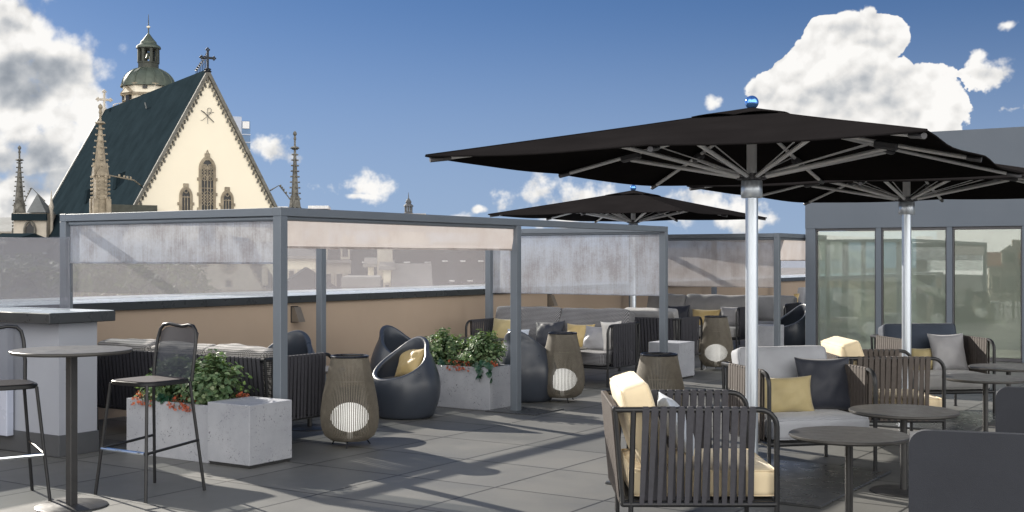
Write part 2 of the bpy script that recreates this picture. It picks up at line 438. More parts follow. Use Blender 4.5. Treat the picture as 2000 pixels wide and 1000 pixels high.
# wall lamps
for k, (a, lb) in enumerate(((3.56, 'wedge shaped wall lamp on the parapet just right of the near corner post'), (9.53, 'wedge shaped wall lamp on the parapet above the long knit sofa'))):
    m = MB().prism([(-.055, -.09), (.055, -.02), (.055, .09), (-.055, .09)], -.06, .06)
    o = thing('wall_lamp', lb, 'wall lamp', W(a, 3.2 - .001, .97), ROT - pi / 2, 'wedge wall lamps on the parapet')
    MB().prism([(0, -.09), (.13, -.09), (.05, .09), (0, .09)], -.055, .055).build('housing', MT['lamp_bronze'], o)
    MB().box((-.0, 0, 0), (.012, .13, .2), .002).build('back_plate', MT['frame_black'], o)

# ================================================================== PERGOLAS
def pergola(label, a0, b0, L, D, posts_a, plates=()):
    t = thing('pergola', label, 'pergola', W(a0, b0), ROT, 'grey metal pergolas along the parapet')
    H = 2.076; s = .088; bh = .072
    for a in posts_a:
        for b in (0, D): 
            MB().box((a, b, (H - bh) / 2), (s, s, H - bh), .004).build('post', MT['post_metal'], t)
            if b == 0 and a in plates: MB().box((a + .1, b - .05, .006), (.62, .62, .012), .003).build('base_plate', MT['plate_steel'], t)
    for b in (0, D): MB().box((L / 2, b, H - bh / 2), (L + s, s, bh), .004).build('beam', MT['post_metal'], t)
    for a in (0, L): MB().box((a, D / 2, H - bh / 2 - .001), (s - .004, D - s - .001, bh - .004), .003).build('beam', MT['post_metal'], t)
    return t
def hanging(name, label, a0, b0, a1, b1, z0, z1, mat, seed=0, slant=0.0, tube=True, wav=.012):
    P, Q = W(a0, b0), W(a1, b1); d = Q - P; L = d.length; d.normalize(); n = Vector((-d.y, d.x, 0))
    o = thing(name, label, 'blind', P, atan2(d.y, d.x), 'fabric roller blinds on the pergolas')
    nx, nz = 60, 14; vs = []; fs = []
    for sd in (0, 1):
        for i in range(nx + 1):
            for j in range(nz + 1):
                u = i / nx; v = j / nz
                x = u * (L - slant * v) ; z = z1 + (z0 - z1) * v
                y = (noise.noise(Vector((x * .8 + seed, z * .6, seed))) * wav + noise.noise(Vector((x * 3 + seed, z * 1.2, 4.))) * wav * .25) * v + (.0015 if sd else -.0015)
                vs.append((x, y, z))
    m = (nx + 1) * (nz + 1); w = nz + 1
    for i in range(nx):
        for j in range(nz): fs.append((i * w + j, (i + 1) * w + j, (i + 1) * w + j + 1, i * w + j + 1))
    MB().add(vs[:m], fs).build('fabric', MT[mat], o, ang=80, recalc=False)
    if tube: MB().tube([(0, 0, z1 + .0), (L, 0, z1 + .0)], .022, 12).build('roller_tube', MT['post_metal'], o)
    MB().box(((L - slant) / 2, 0, z0), (L - slant, .012, .018), .003).build('bottom_bar', MT['blind_warm' if mat != 'blind_grey' else 'blind_grey'], o)
    return o
pergola('tall grey metal pergola framing the near seating area by the two concrete planters', 0, 0, 7.2, 2.8, (0, 3.6, 7.2), (3.6,))
pergola('far grey metal pergola whose side blind hangs beyond the silver umbrella pole', 12.0, .26, 7.2, 2.72, (0, 3.6, 7.2))
hanging('roller_blind', 'short mottled grey blind on the left side of the near pergola', 0, .06, 0, 2.74, 1.612, 1.985, 'blind_grey', 1)
o_ = [q for q in bpy.data.objects if q.get('label') == 'short mottled grey blind on the left side of the near pergola'][0]
MB().box((1.34, 0, 1.465), (2.66, .004, .27)).build('sheer_panel', MT['blind_sheer'], o_, smooth=False)
hanging('roller_blind', 'long beige blind hanging like a valance across the near pergola front', .06, 0, 3.58, 0, 1.745, 1.99, 'blind_pink', 2, .06)
hanging('roller_blind', 'deep mottled silver blind closing the right side of the near pergola', 7.2, .06, 7.2, 2.74, 1.16, 1.995, 'blind_grey', 3)
hanging('roller_blind', 'deep pinkish grey blind closing the left side of the far pergola', 12.0, .32, 12.0, 2.92, 1.17, 1.985, 'blind_warm', 4)
hanging('roller_blind', 'beige blind across the far pergola front beside the building', 12.06, .26, 15.55, .26, 1.62, 1.985, 'blind_pink', 5)

# ================================================================== UMBRELLAS
def umbrella(label, c, plate=True):
    t = thing('umbrella', label, 'umbrella', c, radians(60), 'large black square umbrellas')
    ha, hb, ze, za = 1.92, 1.65, 2.355, 2.775
    def surf(u, v):                        # u,v in -1..1
        r = max(abs(u), abs(v)); 
        # height: pyramid slightly concave
        z = za - (za - ze) * (r ** .95)
        pull = 1 - .022 * r * (sin(pi * ((min(abs(u), abs(v)) / r if r > 1e-6 else 0))) ** 2)
        x, y = u * ha, v * hb
        if abs(u) >= abs(v): x *= pull
        else: y *= pull
        z += .004 * noise.noise(Vector((u * 2.2, v * 2.2, 1.0))) * r
        z += -.018 * r * sin(pi * (min(abs(u), abs(v)) / r if r > 1e-6 else 0)) * r
        return Vector((x, y, z))
    def sheet(nr, ne, f, up, th, name, parent):
        vs = []; fs = []; per = []
        for side in range(4):
            for q in range(ne):
                s_ = -1 + 2 * q / ne; per.append([(1, s_), (-s_, 1), (-1, -s_), (s_, -1)][side])
        m = len(per)
        for sd in (0, -th):
            vs.append(surf(0, 0) + Vector((0, 0, up + sd)))
            for i in range(1, nr + 1):
                for (u, v) in per:
                    p = surf(u * f * i / nr, v * f * i / nr); mn = min(abs(u), abs(v)); p.z += up + sd + (.016 * sin(pi * mn) * i / nr if up else 0); vs.append(p)
        o2 = 1 + nr * m
        for o in (0, o2):
            for k in range(m): fs.append((o, o + 1 + k, o + 1 + (k + 1) % m))
            for i in range(nr - 1):
                for k in range(m): l = (k + 1) % m; a_ = o + 1 + i * m; fs.append((a_ + k, a_ + l, a_ + m + l, a_ + m + k))
        b_ = 1 + (nr - 1) * m
        for k in range(m): l = (k + 1) % m; fs.append((b_ + k, b_ + l, o2 + b_ + l, o2 + b_ + k))
        return MB().add(vs, fs).build(name, MT['canopy_black'], parent, ang=12)
    can = sheet(14, 24, 1.0, 0.0, .008, 'canopy', t)
    sheet(5, 12, .2, .012, .005, 'vent', can)
    hem = [surf(u, v) + Vector((0, 0, -.006)) for u, v in [q_ for s4 in range(4) for q_ in [[(1, w_), (-w_, 1), (-1, -w_), (w_, -1)][s4] for w_ in [-1 + 2 * i_ / 16 for i_ in range(16)]]]]
    MB().tube(hem, .0065, 6, closed=True).build('hem', MT['canopy_black'], can)
    for (u, v) in ((1, 1), (1, -1), (-1, 1), (-1, -1)): MB().tube([surf(u * i_ / 8, v * i_ / 8) + Vector((0, 0, .001)) for i_ in range(1, 9)], .005, 5).build('seam', MT['canopy_black'], can)
    MB().lathe([(.0, 2.79), (.02, 2.79), (.022, 2.798), (.012, 2.80)], 20).build('finial_base', MT['bracket'], t)
    pr = [(max(.001, .052 * sin(pi * q / 14)), 2.822 - .052 * cos(pi * q / 14)) for q in range(15)]
    MB().lathe(pr, 28).build('finial', MT['ball_sky_tint'], t, ang=60)
    MB().lathe([(.0472, .02), (.0472, 2.15)], 28).build('pole', MT['alu'], t, ang=60)
    MB().lathe([(.038, 2.15), (.038, 2.768)], 20).build('mast', MT['alu_dull'], t, ang=60)
    MB().lathe([(.074, 2.105), (.080, 2.112), (.080, 2.228), (.074, 2.236)], 32).build('sleeve', MT['alu'], t, ang=50)
    hubm = MB().lathe([(.05, 2.238), (.085, 2.24), (.085, 2.285), (.05, 2.29)], 16)
    dirs = [(1, 0), (1, 1), (0, 1), (-1, 1), (-1, 0), (-1, -1), (0, -1), (1, -1)]
    for (u, v) in dirs:
        tip = surf(u * .985, v * .985); corner = abs(u) == 1 and abs(v) == 1
        q = .47 if corner else .60
        def under(f, off): p = surf(u * f, v * f); p.z -= off; return p
        rib = MB().tube([under(.05, .05), under(.3, .05), under(q, .05), under(.8, .042), under(.985, .035)], .015, 8).build('rib', MT['alu_dull'], t)
        MB().tube([under(.93, .040), under(.988, .035)], .019, 8).build('tip_cap', MT['bracket'], rib)
        d = Vector((u * ha, v * hb, 0)).normalized()
        s0 = d * .088 + Vector((0, 0, 2.262)); J = under(q, .085); side = Vector((-d.y, d.x, 0)) * .012
        st = MB().tube([s0, J], .016, 8); st.tube([s0 + Vector((0, 0, .018)) + side, under(q - .06, .06) + side], .005, 6)
        so = st.build('strut', MT['alu_dull'], t)
        br = MB(); Mr = Matrix.Rotation(atan2(d.y, d.x), 4, 'Z') @ Matrix.Rotation(radians(10), 4, 'Y')
        br.box(under(q, .062), (.17, .06, .06), .018, Mr)
        hubm.box(s0, (.055, .03, .04), .008, Matrix.Rotation(atan2(d.y, d.x), 4, 'Z'))
        br.build('bracket', MT['bracket'], so)
    hubm.build('hub', MT['bracket'], t, ang=30)
    if plate:
        MB().box((0, 0, .009), (1.62, 1.62, .018), .004, Matrix.Rotation(ROT - radians(60), 4, 'Z')).build('base_plate', MT['plate_steel'], t)
        MB().lathe([(.09, .018), (.09, .07), (.07, .09), (.0476, .10)], 28).build('base_sleeve', MT['alu'], t, ang=50)
    return t
umbrella('nearest and largest black umbrella with its silver pole behind the cream armchair', (1.80, 9.15, 0))
umbrella('black umbrella in front of the glass doors with its pole behind the blue cushioned armchair', (4.08, 12.60, 0))
umbrella('farthest black umbrella rising behind the right end of the near pergola', (2.01, 20.2, 0))

# ================================================================== ROOF BUILDING
t = place_AB(thing('penthouse', 'grey blue rooftop building with a long row of glass doors', 'building'))
fa = 13.1; B0 = .17; B1 = -12.0
mb = MB()
mb.box((fa + 1.5, (B0 + B1) / 2, (2.17 + 3.735) / 2), (3.0, B0 - B1, 3.735 - 2.17), 0)
mb.build('upper_wall', MT['wall_blue'], t, smooth=False)
mul = [(.17, -.006)]
y = -1.053
while y > -11: mul.append((y, y - .088)); y -= 1.158
for i, (b0, b1) in enumerate(mul):
    MB().box((fa + (.09 if i else .12), (b0 + b1) / 2, 1.085), (.16 if i else .22, b0 - b1, 2.17), .004).build('pillar' if i == 0 else 'mullion', MT['wall_blue'], t)
for i in range(len(mul) - 1):
    b0, b1 = mul[i][1], mul[i + 1][0]; w = b0 - b1
    f = MB(); x = fa + .07
    f.box((x, b0 - .012, 1.075), (.05, .022, 2.09), .002); f.box((x, b1 + .012, 1.075), (.05, .022, 2.09), .002)
    f.box((x, (b0 + b1) / 2, 2.145), (.05, w - .002, .04), .002); f.box((x, (b0 + b1) / 2, .03), (.05, w - .002, .05), .002)
    fo = f.build('door_frame', MT['bracket'], t)
    MB().box((x, (b0 + b1) / 2, 1.09), (.012, w - .06, 2.06)).build('pane', MT['door_glass'], fo, smooth=False)
# interior
MB().box((fa + 2.9, (-1.35 + B1) / 2, 1.08), (.1, -1.35 - B1, 2.16)).build('interior_wall', MT['interior_beige'], t, smooth=False)
MB().box((fa + 2.4, (B0 + B1) / 2, .010), (4.3, B0 - B1 - .1, .02)).build('interior_floor', MT['interior_floor'], t, smooth=False)
for (b0, b1, x) in ((.08, .0, .8), (-.224, -.317, .8), (-.565, -.64, .8), (-1.76, -2.01, .8), (-2.13, -2.65, .8), (-4.4, -5.0, 1.2)):
    MB().box((fa + x, (b0 + b1) / 2, 1.03), (.04, b0 - b1, 1.9), .003).build('inner_panel', MT['teal_glass'], t)
for b in (-1.45, -3.2, -3.9, -6): MB().box((fa + 1.6, b, 1.05), (.05, .28, 2.0), .003).build('curtain', MT['blind_pink'], t)
# ================================================================== SEATING
def arc_rail(D, y, zr, zb):
    pts = [(-D / 2 - .045, y, zr), (D / 2 - .10, y, zr)]
    for k in range(1, 7): a = k / 6 * pi / 2; pts.append((D / 2 - .10 + .10 * sin(a), y, zr - .10 + .10 * cos(a)))
    pts.append((D / 2, y, zb)); return pts
def strap_run(p0, p1, q0, q1, n, wd, nrm, w0, w1, seed, lean=.35):
    """straps wrapped between the rail p0-p1 (top) and q0-q1 (bottom): outer and inner strands that cross slightly"""
    rnd = random.Random(seed); m = MB(); p0, p1, q0, q1 = map(Vector, (p0, p1, q0, q1)); nrm = Vector(nrm); st = 1 / n
    for i in range(n):
        u = (i + .5) * st
        for sd in (1, -1):
            du = lean * st * sd * (.6 + .8 * rnd.random()) if sd == -1 else 0.0
            du2 = du + rnd.uniform(-.12, .12) * st
            a = p0.lerp(p1, u); b = q0.lerp(q1, min(1, max(0, u + du2)))
            m.strap(a + nrm * .0175 * sd, b + nrm * .0165 * sd, wd, w0, w1 * (1 if sd == 1 else .85), nrm)
        a = p0.lerp(p1, u); m.box(a, (abs(wd[0]) * w0 + abs(nrm[0]) * .037 , abs(wd[1]) * w0 + abs(nrm[1]) * .037 , .036), .006)
    return m
def seat_unit(name, label, cat, loc, rot, Wd=.86, D=.86, seat='cream', back='cream', nb=1, ns=1, strap='strap_dark', strap_back='strap_lit', group=None, bh=.50, thick=.17, tilt=17, zr=.785, pattern=None):
    t = thing(name, label, cat, loc, rot, group); zb = .245; r = .0165
    fr = MB()
    fr.tube([(-D / 2 - .045, -Wd / 2, zr), (-D / 2 - .045, Wd / 2, zr)], r, 10)
    for sy in (-1, 1):
        y = sy * Wd / 2; fr.tube(arc_rail(D, y, zr, zb), r, 10)
        fr.tube([(-D / 2 + .06, y, zr - .005), (-D / 2 + .045, y, zb)], r, 10)
        fr.tube([(-D / 2, y, zb), (D / 2, y, zb)], r, 10)
        fr.tube([(-D / 2 - .045, y, zr), (-D / 2, y, zb)], r * .8, 8)
    for x in (-D / 2, D / 2): fr.tube([(x, -Wd / 2, zb), (x, Wd / 2, zb)], r, 10)
    fr.box((0, 0, zb + .014), (D - .03, Wd - .03, .016), .003)
    if Wd > 1.3: fr.tube([(0, -Wd / 2, zb), (0, Wd / 2, zb)], r, 8)
    fr.build('frame', MT['frame_black'], t)
    for sx in (-1, 1):
        for sy in (-1, 1):
            x = (D / 2) if sx > 0 else (-D / 2 + .045)
            MB().tube([(x, sy * Wd / 2, zb), (x, sy * Wd / 2, .012)], r * .92, 10).lathe([(.013, 0), (.02, .002), (.02, .012), (.01, .016)], 12, (x, sy * Wd / 2, 0)).build('leg', MT['frame_black'], t)
    if Wd > 1.3:
        for sy in (0,): MB().tube([(D / 2, 0, zb), (D / 2, 0, .0)], r * .9, 8).build('leg', MT['frame_black'], t)
    n = 13; x0, x1 = -D / 2 + .105, D / 2 - .115
    for sy in (-1, 1):
        y = sy * Wd / 2
        strap_run((x0, y, zr), (x1, y, zr), (x0, y, zb), (x1, y, zb), n, (1, 0, 0), (0, 1, 0), .040, .031, int(loc[0] * 100) + sy).build('arm_straps', MT[strap], t, ang=20)
    nbk = int((Wd - .08) / .05)
    strap_run((-D / 2 - .045, -Wd / 2 + .04, zr), (-D / 2 - .045, Wd / 2 - .04, zr), (-D / 2, -Wd / 2 + .04, zb), (-D / 2, Wd / 2 - .04, zb), nbk, (0, 1, 0), (1, 0, 0), .038, .030, int(loc[1] * 100)).build('back_straps', MT[strap_back], t, ang=20)
    def piping(cu, mat, size, r_, axis, M=None):
        h = [q / 2 for q in size]; c_ = r_ * (1 - .7071); m = MB(); a_, b_ = [k for k in range(3) if k != axis]
        for sg in (-1, 1):
            lp = []
            A_, B_ = h[a_] - c_, h[b_] - c_; rc = r_ * .9
            for (ua, ub, s0) in ((1, 1, 0), (-1, 1, 1), (-1, -1, 2), (1, -1, 3)):
                for k in range(5):
                    an = pi / 2 * (s0 + k / 4); p = [0, 0, 0]; p[a_] = ua * (A_ - rc) + rc * cos(an); p[b_] = ub * (B_ - rc) + rc * sin(an); p[axis] = sg * (h[axis] - c_ + .001)
                    nv = Vector((p[0] * 5, p[1] * 5, p[2] * 5)); lp.append(Vector(p))
            m.tube([(M @ p) if M is not None else p for p in lp], .0048, 6, closed=True)
        m.build('piping', MT[mat], cu)
    w = (Wd - .075) / ns
    for i in range(ns):
        c = -Wd / 2 + .0375 + w * (i + .5)
        cu = MB().cushion((D - .03, w - .006, .165), .040, 12, .010, .002, i + int(loc[0] * 7)).build('seat_cushion', MT[seat], t, ang=70, loc=(.035, c, zb + .022 + .0825 + .006))
        piping(cu, seat, (D - .03, w - .006, .165), .040, 2)
    w = (Wd - .09) / nb
    for i in range(nb):
        c = -Wd / 2 + .045 + w * (i + .5)
        M = Matrix.Rotation(radians(-tilt), 4, 'Y')
        cu = MB().cushion((thick, w - .008, bh), .036, 18, .022, (.010 if Wd > 1.3 else .004), i * 5 + int(loc[1] * 7), M=M).build('back_cushion', MT[back], t, ang=70, loc=(-D / 2 + .115 + thick * .12, c, .425 + bh / 2 * cos(radians(tilt)) + .012))
        if Wd < 1.3: piping(cu, back, (thick, w - .008, bh), .036, 0, M)
    return t
def on(chair, x, y, z):
    M = Matrix.Translation(chair.location) @ Matrix.Rotation(chair.rotation_euler.z, 4, 'Z'); return M @ Vector((x, y, z))
def pillow(label, chair, x, y, z, w, h, mat, yaw=0.0, lean=-18, roll=0.0, t=.15, seed=0, group='loose throw pillows on the seats'):
    m = MB().pillow(w, h, t, 16, seed); 
    m.xf(Matrix.Rotation(radians(lean), 4, 'Y') @ Matrix.Translation((0, 0, h / 2)) @ Matrix.Rotation(radians(roll), 4, 'X') @ Matrix.Translation((0, 0, -h / 2)))
    o = m.build('throw_pillow', MT[mat], None, ang=70)
    o.location = on(chair, x, y, z); o.rotation_euler = (0, 0, chair.rotation_euler.z + yaw)
    return tag(o, label, 'pillow', group)

G1 = 'strap sided lounge armchairs'
# F1 foreground cream armchair
F1 = seat_unit('armchair', 'foreground armchair with cream cushions and dark strap sides, nearest the camera', 'armchair', (1.075, 7.42, 0), 0, .90, .88, group=G1)
pillow('small pale blue pillow leaning in the foreground cream armchair', F1, .03, .20, .43, .40, .40, 'pillow_blue', .0, -24, 0, .14, 3)
F2 = seat_unit('armchair', 'armchair with light grey cushions directly behind the nearest umbrella pole', 'armchair', (2.27, 9.68, 0), radians(-77), .88, .84, 'light_grey', 'light_grey', strap='strap_lit', group=G1, bh=.50)
pillow('long muted gold pillow on the light grey armchair seat', F2, .10, -.14, .43, .50, .30, 'olive_gold', .05, -14, 0, .12, 4)
pillow('large navy pillow standing on the light grey armchair seat', F2, .02, .24, .43, .46, .44, 'navy', -.12, -14, 0, .14, 5)
F3 = seat_unit('armchair', 'cream cushioned armchair seen side-on behind the round tables', 'armchair', (3.31, 10.98, 0), 0, .86, .86, group=G1, strap='strap_lit')
pillow('small white pillow in the farther cream armchair', F3, -.05, .18, .43, .38, .36, 'pillow_white', .0, -24, 0, .13, 6)
F4 = seat_unit('armchair', 'armchair with dark blue back cushion in front of the glass doors', 'armchair', (4.55, 13.2, 0), radians(-82), .95, .86, 'grey_cushion', 'navy_cushion', strap='strap_lit', group=G1)
pillow('small muted gold pillow on the blue cushioned armchair', F4, .0, -.10, .43, .30, .26, 'olive_gold', 0, -16, 0, .12, 7)
pillow('light grey square pillow on the blue cushioned armchair', F4, .04, .20, .43, .44, .42, 'pillow_grey', .1, -16, 0, .15, 8)

# sofas in the near pergola
G2 = 'long strap sided sofas'
S1c = W(.55, 1.43)
S1 = seat_unit('sofa', 'long knit cushioned sofa seen from behind at the left planter', 'sofa', S1c, ROT, 2.32, .82, 'knit', 'knit', 3, 2, 'strap_dark', 'strap_dark', G2, bh=.445, thick=.18, tilt=14)
S2 = seat_unit('sofa', 'long grey knit sofa facing left under the deep silver blind', 'sofa', W(6.70, 1.45), ROT + pi, 2.22, .84, 'knit_grey', 'knit_grey', 2, 2, 'strap_dark', 'strap_dark', G2, bh=.54, thick=.20)
def s2y(b): return -(b - 1.45)
pillow('gold square pillow at the far end of the silver blind sofa', S2, -.02, s2y(2.25), .43, .46, .40, 'olive_gold', 0, -18, 0, .14, 11)
pillow('small blue grey pillow beside the gold square pillow', S2, .12, s2y(1.93), .43, .34, .26, 'pillow_blue', .1, -16, 0, .12, 12)
pillow('dark glossy pillow in the middle of the silver blind sofa', S2, .0, s2y(1.50), .43, .44, .38, 'navy', .1, -18, 4, .14, 13)
pillow('bright gold pillow near the right end of the silver blind sofa', S2, .02, s2y(1.02), .43, .42, .36, 'gold', .05, -18, 0, .14, 14)
pillow('grey satin pillow against the right arm of the silver blind sofa', S2, .10, s2y(.72), .43, .42, .34, 'pillow_grey', -.15, -16, 0, .15, 15)
pillow('pale cream pillow tucked inside the right arm of the silver blind sofa', S2, .0, s2y(.47), .43, .36, .40, 'pillow_white', 1.2, -10, 0, .12, 16)
# second seating group between the pergolas
A1 = seat_unit('armchair', 'dark strap armchair seen from behind between the two pergolas', 'armchair', (2.18, 17.95, 0), ROT, .95, .84, 'grey_cushion', 'grey_cushion', strap='strap_dark', strap_back='strap_dark', group=G1)
S3 = seat_unit('sofa', 'far grey sofa facing left behind the farthest pear shaped lantern', 'sofa', (3.05, 22.25, 0), ROT + pi, 2.60, .86, 'grey_cushion', 'grey_cushion', 2, 2, 'strap_dark', 'strap_dark', G2, bh=.56, thick=.2)
pillow('dark pillow at the left end of the far grey sofa', S3, .0, -1.0, .43, .42, .34, 'navy', 0, -18, 0, .13, 21)
pillow('dark satin pillow in the middle of the far grey sofa', S3, .0, -.05, .43, .46, .38, 'navy', .1, -18, 3, .13, 22)
pillow('bright gold pillow on the far grey sofa above the small tables', S3, .05, .52, .43, .56, .32, 'gold', 0, -18, 0, .13, 23)
pillow('grey satin pillow against the right arm of the far grey sofa', S3, .0, 1.05, .43, .42, .38, 'pillow_grey', .5, -18, 0, .13, 24)
A2 = seat_unit('armchair', 'dark strap armchair left of the far round tub chair', 'armchair', (4.95, 23.4, 0), ROT + pi, .9, .84, 'grey_cushion', 'grey_cushion', strap='strap_dark', strap_back='strap_dark', group=G1)
S4 = seat_unit('sofa', 'grey sofa at the far end of the terrace next to the building corner', 'sofa', (6.95, 29.2, 0), ROT + pi, 2.2, .86, 'light_grey', 'light_grey', 2, 2, 'strap_dark', 'strap_dark', G2, bh=.52)
pillow('gold pillow on the sofa at the far end of the terrace', S4, .08, -.35, .43, .55, .40, 'gold', 0, -18, 0, .13, 25)

# ------------------------------------------------------------------ egg shaped tub chairs
def egg(label, loc, rot, s=1.0):
    t = thing('tub_chair', label, 'chair', loc, rot, 'round moulded tub chairs')
    N, K = 56, 22
    def rad(z): 
        q = z / .80; return .255 + .105 * sin(pi * min(1, q * 1.05 + .10)) - .075 * max(0, q - .45) ** 1.2
    def top(a): return .600 + .205 * cos(a) * 1.0 if True else 0     # a=0 is the back
    vs = []; fs = []
    rings = []
    for k in range(K + 1): rings.append(('o', k / K))
    for k in range(1, 6): rings.append(('r', k / 6))
    for k in range(0, 11): rings.append(('i', k / 10))
    for kind, q in rings:
        for i in range(N):
            a = 2 * pi * i / N; h = top(a); lean = -.05
            if kind == 'o': z = .0 + h * q; r = rad(z) * (1 if q > .02 else .93)
            elif kind == 'r':
                z = h + .022 * sin(pi * q); r = rad(h) - .05 * (1 - cos(pi * q)) / 2
            else:
                z = h + (.335 - h) * q; r = rad(max(z, .1)) - .05 - .02 * q
            vs.append(Vector((-cos(a) * r * 1.0 + lean * (z / .8) ** 2, sin(a) * r * 1.05, z)) * s)
    for k in range(len(rings) - 1):
        for i in range(N): j = (i + 1) % N; fs.append((k * N + i, k * N + j, (k + 1) * N + j, (k + 1) * N + i))
    fs.append(tuple(range(N))); fs.append(tuple((len(rings) - 1) * N + i for i in range(N)))
    MB().add(vs, fs).build('shell', MT['shell_blue'], t, ang=60)
    MB().lathe([(.02, .345), (.22, .345), (.262, .36), (.268, .385), (.24, .40), (.02, .408)], 40).build('seat_pad', MT['tub_fabric'], t, ang=50)
    return t
E1 = egg('round dark tub chair with a gold pillow beside the nearest lantern', (-1.12, 12.72, 0), radians(232))
pillow('gold pillow inside the round tub chair beside the nearest lantern', E1, -.06, -.06, .405, .40, .33, 'gold', -.25, -28, 6, .15, 31)
egg('round dark tub chair half hidden behind the tub chair with the gold pillow', (-1.36, 14.9, 0), radians(-40))
egg('round dark tub chair against the parapet behind the left corner post', (-2.38, 12.78, 0), radians(250), 1.07)
egg('round dark tub chair seen from behind at the right planter', (.16, 14.2, 0), radians(60))
egg('round dark tub chair beside the building corner', (5.16, 22.3, 0), radians(205))

# ------------------------------------------------------------------ upholstered tub chairs at the right edge
def tub(label, loc, rot, W_=.92, D=.78, H=.76):
    t = thing('upholstered_chair', label, 'chair', loc, rot, 'charcoal upholstered lounge chairs')
    def panel(L, h, r=.085, z0=.13):       # rounded-corner slab in XZ, thickness along y
        P = [(-L / 2, z0), (L / 2, z0)]
        for k in range(7): a = k / 6 * pi / 2; P.append((L / 2 - r + r * cos(a), h - r + r * sin(a)))
        for k in range(7): a = pi / 2 + k / 6 * pi / 2; P.append((-L / 2 + r + r * cos(a), h - r + r * sin(a)))
        return P
    MB().prism(panel(W_, H), -.03, .03, Matrix.Translation((-D / 2, 0, 0)) @ Matrix.Rotation(pi / 2, 4, 'Z')).build('backrest', MT['tub_fabric'], t, ang=50)
    for sy in (-1, 1):
        MB().prism(panel(D - .07, H - .10, .10), -.028, .028, Matrix.Translation((0, sy * (W_ / 2 - .03), 0))).build('armrest', MT['tub_fabric'], t, ang=50)
    MB().cushion((D - .02, W_ - .13, .17), .05, 10, .02, .004, 3).build('seat_cushion', MT['grey_cushion'], t, ang=70, loc=(.02, 0, .36))
    MB().box((0, 0, .20), (D - .08, W_ - .13, .14), .01).build('seat_base', MT['tub_fabric'], t)
    for sx in (-1, 1):
        for sy in (-1, 1): MB().tube([(sx * (D / 2 - .1), sy * (W_ / 2 - .1), .14), (sx * (D / 2 - .07), sy * (W_ / 2 - .07), 0)], [.018, .012], 10).build('leg', MT['frame_black'], t)
    return t
t18 = radians(18.5)
def tubat(label, x, y, th): f = Vector((sin(th), cos(th), 0)); s_ = Vector((cos(th), -sin(th), 0)); c = Vector((x, y, 0)) + f * .43 + s_ * .47; return tub(label, tuple(c), pi / 2 - th, .94, .80)
tubat('charcoal upholstered chair seen from behind in the lower right corner', 2.06, 6.33, t18)
tubat('charcoal upholstered chair farther back at the right edge of the terrace', 3.36, 8.47, radians(22))

# ================================================================== TABLES
def table(label, c, z, dia, base=.46, pole=.024, sq=False, name='round_table', group='round dark pedestal tables'):
    t = thing(name, label, 'table', c, ROT, group)
    R = dia / 2
    MB().lathe([(R - .012, z - .024), (R, z - .014), (R, z - .003), (R - .004, z), (.01, z)], 64).build('table_top', MT['table_top'], t, ang=30)
    if sq: MB().box((0, 0, (z - .02) / 2 + .005), (pole * 2, pole * 2, z - .03), .004).build('pedestal', MT['table_metal'], t)
    else: MB().lathe([(pole, .012), (pole, z - .02)], 20).build('pedestal', MT['table_metal'], t, ang=60)
    MB().lathe([(base / 2, 0), (base / 2, .008), (base / 2 - .01, .013), (.04, .016), (pole, .02)], 48).build('foot_plate', MT['table_metal'], t, ang=30)
    return t
table('tall round bar table between the two black stools', gp(140, 989), 1.045, .775, .465, .028, True, 'bar_table', 'tall bar tables')
table('nearest low round table between the foreground armchair and the charcoal chair', (2.06, 7.45, 0), .578, .72)
table('low round table just behind the nearest low round table', (2.77, 8.62, 0), .578, .75)
table('low round table in front of the farther cream armchair, at the right edge', (4.27, 10.99, 0), .578, .75)
table('farthest right low round table near the glass doors', (4.93, 12.1, 0), .578, .75)
table('low round table hidden behind the nearest lantern and strap sofa arm', gp(605, 836), .578, .70)
table('low round table in front of the silver blind sofa behind the right planter', (-.47, 16.3, 0), .578, .74)
def tri_table(label, c, z, dia):
    t = thing('side_table', label, 'table', c, .3, 'small three legged side tables'); R = dia / 2
    MB().lathe([(R - .008, z - .016), (R, z - .008), (R - .003, z), (.01, z)], 48).build('table_top', MT['table_top'], t, ang=30)
    for k in range(3):
        a = 2 * pi * k / 3; MB().tube([(R * .55 * cos(a), R * .55 * sin(a), z - .014), (R * .85 * cos(a), R * .85 * sin(a), 0)], .011, 8).build('leg', MT['frame_black'], t)
    return t
tri_table('small side table to the right of the middle lantern', (.75, 15.7, 0), .50, .46)
tri_table('higher of the two small side tables before the far grey sofa', (2.83, 19.55, 0), .56, .52)
tri_table('lower of the two small side tables before the far grey sofa', (2.62, 19.15, 0), .46, .42)

